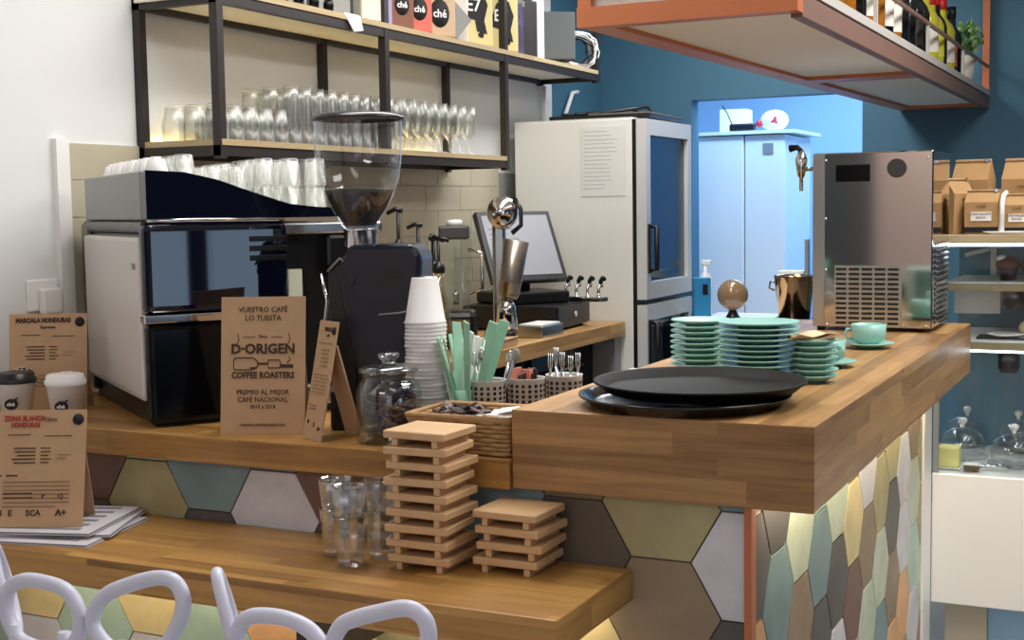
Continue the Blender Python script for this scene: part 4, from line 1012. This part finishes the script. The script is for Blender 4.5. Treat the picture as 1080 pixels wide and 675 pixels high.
# ---------------------------------------------------------------- fridge with glass door
fr = thing('glass_door_fridge', 'tall white fridge with a glass door behind the till', 'fridge', (-2.12, 3.14, 0))
FW = .62; FD = .62; FH = 1.885
MB().box(0, FW - .045, 0, .025, .05, FH, .006).build('side_panel', FRW, fr)
mb = MB().box(0, FW - .045, FD - .025, FD, .05, FH).box(0, .03, .025, FD - .025, .05, FH).box(0, FW - .045, .025, FD - .025, .05, .09).box(0, FW - .045, .025, FD - .025, FH - .05, FH)
mb.build('cabinet_shell', FRW, fr)
MB().box(.0, FW - .05, .002, FD - .002, FH, FH + .004).build('top_panel', FRW, fr)
MB().box(FW - .046, FW - .026, .003, FD - .003, .05, FH - .005).build('door_gasket', BLACK, fr)
def door(z0, z1, nm):
    x0 = FW - .026; x1 = FW + .02
    mb = MB().box(x0, x1, 0, .055, z0, z1).box(x0, x1, FD - .05, FD, z0, z1).box(x0, x1, .055, FD - .05, z1 - .07, z1).box(x0, x1, .055, FD - .05, z0, z0 + .075)
    d = mb.build('door', mat('satin_grey_white', (206, 206, 204), .35), fr)
    MB().box(x0 + .01, x1 - .02, .055, FD - .05, z0 + .075, z1 - .07).build('door_glass', GLASSF, d)
    h = min(.19, (z1 - z0) * .5); zc = z0 + .16 if nm == 'u' else z1 - .19
    zc = z0 + .13 if nm == 'u' else z1 - .27
    MB().tube([(x1, .035, zc), (x1 + .035, .035, zc), (x1 + .035, .035, zc + h), (x1, .035, zc + h)], .012, 8).build('handle', BLACK, d)
    MB().box(x1, x1 + .012, .015, .055, zc - .015, zc + h + .015, .004).build('handle_plate', BLACK, d)
door(1.085, FH - .005, 'u'); door(.08, 1.06, 'l')
MB().box(.04, .06, .04, FD - .04, FH - .075, FH - .055).build('interior_fill_strip', mat('fridge_fill_glow', (240, 245, 250), .5, emit=(230, 240, 250), es=5), fr)  # glowing strip added so the fridge contents show through the glass
for z in (.35, .65, .9, 1.25, 1.42, 1.58, 1.72): 
    mb = MB(); 
    for k in range(9): mb.cyl((.04, .06 + k * .06, z), (FW - .06, .06 + k * .06, z), .003, n=6)
    mb.box(FW - .07, FW - .06, .03, FD - .03, z - .012, z + .008)
    mb.build('wire_shelf', CREAM, fr)
for i, (y, z, h, m) in enumerate(((.2, 1.72, .08, PAPER), (.4, 1.58, .09, GREYM), (.25, 1.42, .07, BLACK), (.45, 1.25, .10, PAPER), (.2, 1.25, .1, mat('amber_box', (150, 120, 90), .5)))):
    t = thing('stored_tub', 'food tub inside the glass door fridge on the %s shelf up' % ORD[i], 'tub', (-1.81, 3.14 + y, z + .012))
    MB().box(-.08, .08, -.07, .07, 0, h * .8, .01).build('tub_body', m, t); MB().box(-.084, .084, -.074, .074, h * .8, h, .004).build('lid', PAPER, t)
t = thing('notice_sheet', 'printed white notice taped to the side of the tall fridge', 'notice', (-1.680, 3.138, 1.70))
MB().box(-.105, .105, -.0015, .0, -.155, .150).build('paper_sheet', mat('notice_paper', (226, 225, 220), .7), t)
mb = MB()
for k in range(15):
    x0 = -.095; x1 = .095 - rr.uniform(0, .08); mb.box(x0, x1 - .01, -.0022, -.0014, .13 - k * .018, .132 - k * .018)
mb.build('printed_text', mat('pale_ink', (170, 170, 172), .8), t)
# clutter on top of the fridge
zt = FH + .0045
t = thing('black_cable_tray', 'flat black tray with papers on top of the glass door fridge', 'tray', (-1.78, 3.45, zt), .05)
MB().box(-.20, .28, -.25, .32, 0, .02, .004).build('tray_base', BLACK, t); MB().box(-.02, .27, -.22, .30, .021, .028).build('papers', mat('grey_papers', (120, 112, 104), .7), t)
mb = MB()
for k in range(4): mb.tube([(-.15 + k * .06, -.2, .03), (-.05 + k * .08, 0, .045 + .006 * k), (.1 + k * .03, .1, .03), (.2, .3, .04)], .008, 6)
mb.build('cable', BLACK, t)
# second appliance in the back room
f2 = thing('upright_freezer', 'plain white upright freezer in the blue back room doorway', 'freezer', (-1.90, 5.25, 0))
MB().box(-.06, .245, .0, .62, .04, 1.90, .008).build('cabinet_body', CREAM, f2)
MB().box(.25, .49, .005, .62, .04, 1.90, .008).build('door', CREAM, f2)
MB().box(-.09, .55, -.02, .64, 1.905, 1.925).build('top_board', CREAM, f2)
MB().box(.36, .42, -.002, .004, 1.79, 1.85).build('rating_plate', GREYM, f2)
for x in (-.02, .40): MB().box(x, x + .04, .03, .07, 0, .04).build('foot', BLACK, f2)
t = thing('white_carton', 'white box on top of the freezer by the door edge', 'box', (-1.83, 5.62, 1.9255)); MB().box(-.06, .10, -.08, .08, 0, .15, .003).build('carton', PAPER, t); MB().box(-.0605, .1005, -.01, .01, .1495, .151).build('tape', GREYL, t)
t = thing('freezer_bag', 'clear bag with red print on top of the freezer', 'bag', (-1.50, 5.36, 1.9255))
MB().ball((0, 0, .06), .085, .05, .062).build('bag_film', mat('bag_white', (232, 232, 236), .4, noise=.1, scale=20, bump=.6), t)
mb = MB().m(mat('bag_red', (200, 40, 60), .5))
for k in range(9):
    a = rr.uniform(0, 6.28); q = rr.uniform(0, .022); mb.ball((.012 + q * math.cos(a), -.048, .062 + q * math.sin(a)), .009, .005, .007, 8, 6)
mb.ball((-.085, -.02, .045), .022, .02, .022); mb.build('red_print', None, t)
t = thing('hand_tool', 'black cable and tool lying on the freezer top', 'tool', (-1.66, 5.30, 1.9255), .0)
MB().box(-.09, .06, -.03, .03, 0, .045, .01).build('tool_body', BLACK, t); MB().tube([(-.08, 0, .045), (-.14, .1, .12), (-.2, .2, .17)], .004, 6).build('cord', BLACK, t)

# bench with copper bucket, carton and bowl
bn = thing('back_bench', 'low pale blue topped bench beside the fridge behind the bar', 'bench', (-1.245, 3.81, 0))
MB().box(-.21, .135, -.28, .30, .93, .955, .003).build('bench_top', CREAM, bn)
MB().box(-.20, .12, -.26, .28, .05, .929).build('bench_body', mat('bench_blue', (96, 130, 150), .5), bn)
for x in (-.18, .07): MB().box(x, x + .04, -.2, -.16, 0, .05).build('foot', BLACK, bn)
b2_ = thing('ice_bin', 'black topped ice bin carrying the copper bucket', 'ice bin', (-.985, 3.80, 0))
MB().box(-.11, .12, -.2, .22, 0, .93, .006).build('bin_body', BLACK, b2_); MB().box(-.115, .125, -.205, .225, .93, .95, .004).build('lid', BLACKG, b2_)
t = thing('champagne_bucket', 'shiny copper bucket behind the bar beside the steel cooler', 'bucket', (-.99, 3.80, .9505))
MB().lathe([(0, 0), (.066, 0), (.072, .005), (.094, .205), (.098, .212), (.092, .213), (.088, .205), (.067, .01), (0, .008)], n=40).build('bucket_wall', COPM, t)
for s in (-1, 1): MB().tube([(s * .09, 0, .18), (s * .115, 0, .18), (s * .12, 0, .15), (s * .095, 0, .14)], .005, 8).build('ring_handle', COPM, t)
t = thing('blue_carton', 'bright blue carton on the bench beside the glass door fridge', 'carton', (-1.40, 3.66, .9555), .5)
MB().box(-.04, .04, -.035, .035, 0, .20, .003).build('carton_body', mat('bright_blue_card', (40, 130, 180), .4), t); MB().box(.0, .025, -.0362, -.0348, .12, .17).build('dark_mark', BLACK, t)
t = thing('spray_bottle', 'small white topped bottle behind the blue carton', 'bottle', (-1.44, 3.85, .9555))
MB().lathe([(0, 0), (.03, 0), (.03, .19), (.01, .22), (.01, .25), (0, .25)]).build('bottle_body', CREAM, t); MB().box(-.02, .03, -.012, .012, .25, .275, .004).build('nozzle', PAPER, t)
t = thing('glass_bowl', 'amber rounded bowl on its side beside the blue carton', 'bowl', (-1.27, 3.74, .9555), .3)
MB().ball((0, 0, .115), .075, .062, .075).build('bowl_body', mat('amber_glass_bowl', (150, 118, 84), .12, coat=.5, noise=.2, scale=12), t); MB().lathe([(0, 0), (.04, 0), (.03, .015), (.015, .045), (0, .045)]).build('stem', BLACK, t)
t = thing('paper_dispenser', 'small pale box on a thin post by the back room doorway', 'dispenser', (-1.13, 4.30, 0))
MB().box(-.025, .025, -.01, .01, .0, 1.06).build('post', CREAM, t); MB().box(-.06, .07, -.04, .04, 1.06, 1.16, .004).build('case', CREAM, t); MB().box(.07, .09, -.02, .02, 1.06, 1.32, .004).build('side_strip', GREYM, t)

# ---------------------------------------------------------------- till and rear counter machines
ZR = .9885
dr = thing('cash_drawer', 'black cash drawer under the till screen', 'cash drawer', (-1.89, 2.76, ZR), math.radians(4))
MB().box(-.21, .21, -.20, .20, .008, .105, .004).build('drawer_case', BLACK, dr)
MB().box(.211, .222, -.19, .19, .014, .098, .002).build('drawer_front', mat('charcoal_metal', (50, 50, 52), .4), dr)
MB().cyl((.222, 0, .06), (.227, 0, .06), .012).build('lock', CHROME, dr); MB().box(.221, .2245, -.09, .09, .045, .049).build('slot', BLACK, dr)
for x in (-.18, .18):
    for y in (-.17, .17): MB().box(x - .012, x + .012, y - .012, y + .012, 0, .008).build('foot', BLACK, dr)
po = thing('till_screen', 'touch screen till with grey screen on the cash drawer', 'till', (-1.90, 2.76, ZR + .1055), math.radians(56)); po.scale = (1.12, 1.12, 1.12)
MB().box(-.14, .14, -.11, .13, 0, .045, .008).build('till_base', BLACK, po)
MB().box(-.03, .03, .0, .06, .045, .16, .006).build('stand', BLACK, po)
T = Matrix.Translation((0, -.06, .085)) @ Matrix.Rotation(math.radians(-28), 4, 'X')
mb = MB(); mb.T = T; mb.box(-.165, .165, -.0, .03, 0, .30, .006); s = mb.build('screen_housing', mat('charcoal_plastic', (56, 56, 58), .4), po)
mb = MB(); mb.T = T; mb.box(-.145, .145, -.002, .0, .025, .28); mb.build('screen_panel', mat('screen_grey', (150, 150, 156), .3, emit=(150, 152, 160), es=.25), s)
mb = MB(); mb.T = T
for k in range(8): mb.box(-.13, -.13 + rr.uniform(.06, .15), -.0028, -.0021, .22 - k * .022, .224 - k * .022)
mb.build('screen_text', mat('screen_text_grey', (120, 120, 128), .5), s)
tp = thing('tap_handles', 'chrome and black swing handles beside the till base', 'handles', (-1.685, 2.89, ZR + .106), math.radians(75))
MB().box(-.03, .03, -.12, .12, 0, .02, .006).build('base_bar', CHROME, tp)
for k in range(4):
    y = -.09 + k * .06; a = MB().tube([(0, y, .02), (0, y, .06), (.02, y, .075)], .007, 8).build('arm', CHROME, tp)
    MB().tube([(.02, y - .015, .095), (.03, y, .10), (.035, y + .015, .085), (.03, y + .01, .06)], .010, 8).build('black_knob', BLACK, a)
# citrus press: chrome head, clear jug
cp = thing('citrus_press', 'chrome citrus press with rounded head beside the till', 'juicer', (-1.68, 2.09, ZR), math.radians(25)); cp.scale = (.85, .85, .97)
MB().box(-.07, .07, -.08, .08, 0, .06, .015).build('base', BLACK, cp)
MB().box(-.03, .03, .03, .08, .06, .47, .015).build('column', STEELB, cp)
h = MB().ball((.02, -.02, .51), .070, .062, .065, 24, 16).build('head', CHROME, cp)
MB().tube([(.075, -.03, .56), (.10, -.045, .52), (.10, -.05, .46), (.06, -.06, .43)], .010, 10).build('lever', BLACK, cp)
mb = MB(); mb.T = Matrix.Translation((.04, -.03, .18)) @ Matrix.Rotation(math.radians(10), 4, 'Y'); mb.lathe([(0, 0), (.036, 0), (.046, .02), (.056, .225), (.052, .225), (.047, .02), (0, .01)], n=24); mb.build('steel_jug', mat('warm_steel', (158, 150, 138), .32, .9), cp)
MB().lathe([(0, .06), (.05, .06), (.04, .15), (.02, .18), (0, .18)], (.03, -.03, 0)).build('spout_cone', CHROME, cp)
# blender with dark lid
bl = thing('blender', 'clear jug blender with dark lid between pumps and citrus press', 'blender', (-1.77, 1.91, ZR), math.radians(25))
MB().box(-.075, .075, -.075, .075, 0, .14, .02).build('motor_base', BLACK, bl)
MB().box(-.055, .055, -.079, -.075, .05, .11).build('control_plate', CHROME, bl)
MB().lathe([(.05, .14), (.052, .16), (.066, .40), (.062, .40), (.048, .165), (.0, .16)], n=4, smooth=False).build('jug', GLASS, bl)
MB().box(-.055, .055, -.055, .055, .40, .45, .008).build('lid', mat('dark_grey_lid', (72, 68, 66), .4), bl); MB().lathe([(0, .45), (.03, .45), (.028, .47), (0, .472)]).build('lid_cap', CREAM, bl)
MB().lathe([(0, .16), (.012, .16), (.012, .2), (0, .215)]).build('blade_hub', STEELB, bl)
MB().tube([(.05, -.02, .36), (.10, -.03, .35), (.10, -.03, .22), (.05, -.02, .2)], .008, 8).build('handle', CHROME, bl)
# syrup bottles with pumps
def syrup(loc, rz, label, m):
    t = thing('syrup_bottle', label, 'syrup bottle', loc, rz, 'syrup bottles with black pumps')
    MB().lathe([(0, 0), (.036, 0), (.038, .01), (.038, .19), (.02, .25), (.016, .30), (0, .30)], n=24).build('glass_body', m, t)
    p = MB().lathe([(0, .30), (.021, .30), (.023, .315), (.018, .33), (.008, .338), (.006, .345), (.006, .415), (0, .415)], n=16).build('pump', BLACK, t)
    MB().tube([(.016, 0, .42), (-.01, 0, .424), (-.038, 0, .412)], [.008, .007, .006], 8).build('nozzle', BLACK, p)
    return t
SY = glass('syrup_glass', (.9, .87, .76), .3, .7)
for x, y, k, rz, lb in ((-1.75, 1.48, 1.21, .3, 'tallest syrup bottle, its pump rising just right of the grinder hopper'), (-1.75, 1.61, 1.085, .3, 'second tallest syrup bottle with black pump beside the grinder'),
                        (-1.75, 1.72, .965, 3.3, 'low syrup bottle with its pump nozzle turned right'), (-1.80, 1.80, .985, 1.8, 'low syrup bottle with its pump nozzle turned away'), (-1.665, 1.60, .975, 3.3, 'low syrup bottle standing forward of the others near the counter edge')):
    o = syrup((x, y, ZR), rz, lb, SY); o.scale = (1, 1, k)
t = thing('sugar_dish', 'small steel dish of packets on the rear counter edge', 'dish', (-1.67, 2.42, ZR))
MB().box(-.06, .06, -.10, .10, 0, .045, .004).build('dish_body', STEELB, t); MB().box(-.05, .05, -.09, .09, .0455, .052, .001).build('packets', PAPER, t)
t = thing('knock_box', 'pale wooden block at the front of the rear counter', 'block', (-1.64, 1.98, ZR), .1)
MB().box(-.05, .05, -.09, .09, 0, .028, .004).build('wood_block', TRAYW, t); MB().box(-.052, .052, -.092, .092, .028, .034, .002).build('top_edge', TRAYW, t)

# ---------------------------------------------------------------- hanging rack with bottles
rk = thing('hanging_bottle_rack', 'long copper-coloured hanging rack with pale underside above the bar', 'rack')
N0 = (-.77, -.215, .74); N1 = (-.62, -.20, 4.39)
def RX(s, y):
    f = (y - .74) / (4.39 - .74); return (N0[0] + (N1[0] - N0[0]) * f) if s == 0 else (N0[1] + (N1[1] - N0[1]) * f)
def beam(mb, s, a, b, z0, z1, y0=.7855, y1=4.39):
    """beam along Y at side s, offset a..b inward from the side"""
    sg = 1 if s == 0 else -1
    P = lambda o, y, z: (RX(s, y) + sg * o, y, z)
    mb.hexa([P(a, y0, z0), P(b, y0, z0), P(b, y1, z0), P(a, y1, z0), P(a, y0, z1), P(b, y0, z1), P(b, y1, z1), P(a, y1, z1)])
def cross(mb, y, w, z0, z1):
    mb.box(RX(0, y) + (0 if y < 1 else .076), RX(1, y) - (0 if y < 1 else .031), y, y + w, z0, z1)
ZB = 1.945
mb = MB(); beam(mb, 0, 0, .075, ZB, ZB + .05); mb.build('left_beam', COPPER, rk, bevel=.002)
mb = MB(); beam(mb, 1, 0, .03, ZB - .01, ZB + .045); mb.build('right_beam', COPPER_SHADED, rk, bevel=.002)
mb = MB(); cross(mb, .735, .05, ZB - .001, ZB + .048); mb.build('near_beam', COPPER, rk)
mb = MB(); cross(mb, 2.50, .14, ZB - .001, ZB + .047); mb.build('middle_beam', COPPER, rk)
mb = MB(); cross(mb, 4.26, .13, ZB - .001, ZB + .047); mb.build('far_beam', COPPER, rk)
mb = MB(); mb.hexa([(RX(0, .78) + .07, .78, ZB + .012), (RX(1, .78) - .03, .78, ZB + .012), (RX(1, 4.3) - .03, 4.3, ZB + .012), (RX(0, 4.3) + .07, 4.3, ZB + .012),
    (RX(0, .78) + .07, .78, ZB + .03), (RX(1, .78) - .03, .78, ZB + .03), (RX(1, 4.3) - .03, 4.3, ZB + .03), (RX(0, 4.3) + .07, 4.3, ZB + .03)]); mb.build('underside_panel', PANELB, rk)
mb = MB(); mb.hexa([(RX(0, .74) + .0, .76, ZB + .05), (RX(1, .74) + .003, .76, ZB + .05), (RX(1, 4.39) + .003, 4.38, ZB + .05), (RX(0, 4.39), 4.38, ZB + .05),
    (RX(0, .74) + .0, .76, ZB + .075), (RX(1, .74) + .003, .76, ZB + .075), (RX(1, 4.39) + .003, 4.38, ZB + .075), (RX(0, 4.39), 4.38, ZB + .075)]); mb.build('shelf_board', GREYL, rk)
MB().box(RX(0, .74) + .035, RX(1, .74) - .03, .752, .762, ZB + .076, HC - .3).build('near_end_panel', PANELB, rk)
for s, y in ((0, .742), (1, .742), (0, 4.36), (1, 4.35), (1, 2.74), (0, 2.74)):
    x = RX(s, y); a, b = (x, x + .034) if s == 0 else (x - .03, x + .002)
    nm = 'post' ; m = COPPER if y > 4 or s == 0 else COPPER_SHADED
    if (s, y) == (1, 2.74): continue
    MB().box(a, b, y, y + (.034 if y < 4 else .028), ZB + .0475, HC).build(nm, m, rk)
mb = MB(); beam(mb, 1, .0, .010, 2.125, 2.137, .76, 4.36); mb.build('guard_rail', COPPER_SHADED, rk)
for y in (1.66, 2.6, 3.5): MB().box(RX(1, y) - .011, RX(1, y) + .001, y, y + .012, ZB + .076, 2.125).build('rail_post', GREYL, rk)
ZK = ZB + .0755
BG = {'dark': glass('dark_bottle_glass', (.05, .06, .05), .35, .7), 'amber': glass('amber_bottle_glass', (.75, .42, .10), .3, .6), 'green': glass('green_bottle_glass', (.55, .62, .12), .3, .6)}
DK = mat('dark_liquor', (20, 20, 18), .15, coat=.5); AM = mat('amber_liquor', (150, 92, 26), .15, coat=.5); YG = mat('yellow_liquor', (186, 178, 50), .2, coat=.5)
REDC = mat('red_capsule', (196, 34, 40), .35)
def bottle(x, y, kind, r, h, label, labm=None, capm=BLACK):
    m = {'dark': DK, 'amber': AM, 'yellow': YG}[kind]
    t = thing('liquor_bottle', label, 'bottle', (x, y, ZK))
    MB().lathe([(0, 0), (r * .96, 0), (r, .006), (r, h * .56), (r * .8, h * .64), (r * .36, h * .73), (r * .33, h * .92), (0, h * .92)], n=24).build('bottle_glass', m, t)
    MB().lathe([(r * .36, h * .84), (r * .38, h * .84), (r * .38, h), (0, h)], n=16).build('capsule', capm, t)
    if labm: MB().lathe([(r * 1.01, h * .14), (r * 1.015, h * .15), (r * 1.015, h * .44), (r * 1.01, h * .45)], n=24).build('paper_label', labm, t)
    return t
LW = mat('label_white', (224, 218, 206), .6); LK = mat('label_black', (36, 32, 32), .6); LY = mat('label_yellow', (204, 196, 60), .6); LO = mat('label_orange', (204, 110, 60), .6)
seq = [('dark', LK, BLACK), ('amber', None, BLACK), ('dark', LW, BLACK), ('amber', LK, BLACK), ('amber', None, BLACK), ('dark', None, BLACK), ('amber', LW, BLACK), ('amber', None, REDC), ('dark', LW, BLACK), ('amber', LW, BLACK), ('dark', None, BLACK), ('dark', None, BLACK), ('dark', LK, BLACK),
       ('dark', None, REDC), ('yellow', LW, REDC), ('yellow', LY, REDC), ('dark', LK, REDC), ('yellow', LW, REDC), ('dark', LO, BLACK), ('dark', None, BLACK)]
y = .95
nmk = {None: 'unlabelled', LK: 'black labelled', LW: 'white labelled', LY: 'yellow labelled', LO: 'orange labelled'}
for i, (k, lm, cm) in enumerate(seq):
    st = .144
    bottle(RX(1, y) - .075, y, k, .052 if k == 'yellow' else .042, .31 if i % 3 else .29, '%s %s bottle at the rack rail, %s from the near end' % (nmk[lm], k, ORD[i]), lm, cm)
    y += st
for i in range(9):
    yy = 1.0 + i * .34
    bottle(RX(1, yy) - .19, yy, ('dark', 'amber', 'dark', 'yellow')[i % 4], .038, .30, '%s bottle in the rear row of the rack, %s from the near end' % (('dark', 'amber', 'dark', 'yellow')[i % 4], ORD[i]), None)
t = thing('potted_plant', 'small leafy green plant at the far end of the hanging rack', 'plant', (-.285, 3.98, ZK)); t.scale = (1.35, 1.35, 1.25)
MB().lathe([(0, 0), (.04, 0), (.055, .10), (.05, .10), (.046, .09), (0, .09)], n=24).build('pot', PANELB, t)
mb = MB(); mb.m(GREEN)
for k in range(90):
    a = rr.uniform(0, 2 * PI); e = rr.uniform(.1, 1.4); q = rr.uniform(.03, .10)
    c = Vector((q * math.cos(e) * math.cos(a), q * math.cos(e) * math.sin(a), .12 + q * math.sin(e) * 1.1))
    mb.m(GREEN if k % 3 else mat('pale_leaf', (160, 190, 120), .5)); mb.T = Matrix.Translation(c) @ Euler((rr.uniform(0, 3), rr.uniform(0, 3), rr.uniform(0, 3))).to_matrix().to_4x4(); mb.ball((0, 0, 0), .018, .011, .003, 8, 6)
mb.T = Matrix()
for k in range(10):
    a = k * .63; mb.tube([(0, 0, .08), (.03 * math.cos(a), .03 * math.sin(a), .14), (.06 * math.cos(a), .06 * math.sin(a), .19)], .0015, 5)
o = mb.build('leaves', None, t); o['kind'] = 'stuff'

# ---------------------------------------------------------------- chairs in front
def smooth_loop(P, closed=True, k=5):
    out = []; n = len(P)
    rng = range(n) if closed else range(n - 1)
    for i in rng:
        p0 = P[(i - 1) % n] if closed or i > 0 else P[0]; p1 = P[i]; p2 = P[(i + 1) % n]; p3 = P[(i + 2) % n] if closed or i + 2 < n else P[-1]
        for q in range(k):
            t = q / k
            out.append(tuple(.5 * ((2 * b) + (-a + c) * t + (2 * a - 5 * b + 4 * c - d) * t * t + (-a + 3 * b - 3 * c + d) * t ** 3) for a, b, c, d in zip(p0, p1, p2, p3)))
    if not closed: out.append(tuple(P[-1]))
    return out
def chair(label, loops, side, xc):
    t = thing('loop_back_chair', label, 'chair', (xc, -.55, 0), 0)
    def L3(P): return [(x - xc, -.75 + .55 - (.0 if True else 0), z) for x, z in P]
    for P in loops: MB().tube(smooth_loop(L3(P)), .0125, 12, True).build('back_loop', LILAC, t)
    if side: MB().tube(smooth_loop([(x - xc, y + .55, z) for x, y, z in side]), .010, 12, True).build('side_loop', LILAC, t)
    zb = .80
    mb = MB()
    for sx in (-.17, -.06, .06, .17):
        mb.tube([(sx, -.20, zb + .01), (sx * 1.02, -.21, .66), (sx * .98, -.19, .47)], .011, 10)
    mb.tube([(-.19, -.20, .70), (0, -.215, .69), (.19, -.20, .70)], .011, 10)
    mb.build('back_frame', LILAC, t)
    mb = MB()
    pts = [(-.21, -.20), (.21, -.20), (.22, .05), (.19, .20), (.10, .23), (-.10, .23), (-.19, .20), (-.22, .05)]
    mb.prism(pts, .445, .470, 'z'); mb.build('seat', LILAC, t, bevel=.008)
    for sx, sy in ((-1, -1), (1, -1), (-1, 1), (1, 1)):
        MB().tube([(.17 * sx, .16 * sy, .446), (.20 * sx, .19 * sy, 0)], [.018, .012], 12).build('leg', LILAC, t)
    return t
l1 = [(-1.202, .837), (-1.19, .872), (-1.156, .888), (-1.113, .890), (-1.071, .884), (-1.045, .866), (-1.034, .834), (-1.045, .800), (-1.09, .775), (-1.165, .780), (-1.192, .805)]
l2 = [(-1.006, .828), (-1.000, .858), (-.974, .885), (-.927, .906), (-.868, .924), (-.834, .922), (-.818, .903), (-.818, .877), (-.835, .843), (-.864, .810), (-.92, .790), (-.973, .797)]
l4 = [(-.715, .836), (-.708, .863), (-.694, .880), (-.666, .888), (-.622, .889), (-.584, .880), (-.560, .860), (-.550, .825), (-.57, .79), (-.62, .77), (-.68, .775), (-.71, .80)]
l5 = [(-.538, .85), (-.524, .887), (-.500, .903), (-.454, .919), (-.414, .930), (-.390, .927), (-.376, .912), (-.374, .885), (-.39, .845), (-.42, .805), (-.47, .785), (-.52, .80)]
def SIDE(x, y, c):
    dx, dy = -c, math.sqrt(1 - c * c); out = []
    for q, z in ((0, .835), (0, .88), (.02, .925), (.05, .93), (.09, .90), (.12, .85), (.11, .79), (.05, .77), (.01, .79)):
        k = (.85 - z) * .30
        out.append((x + dx * q + k, y + dy * q, z))
    return out
chair('white loop-backed chair at the left edge in front of the ledge', [l1, l2], SIDE(-1.212, -.745, .70), -1.01)
chair('white loop-backed chair with a side loop, below the stacked tumblers', [l4, l5], SIDE(-.728, -.745, .62), -.545)
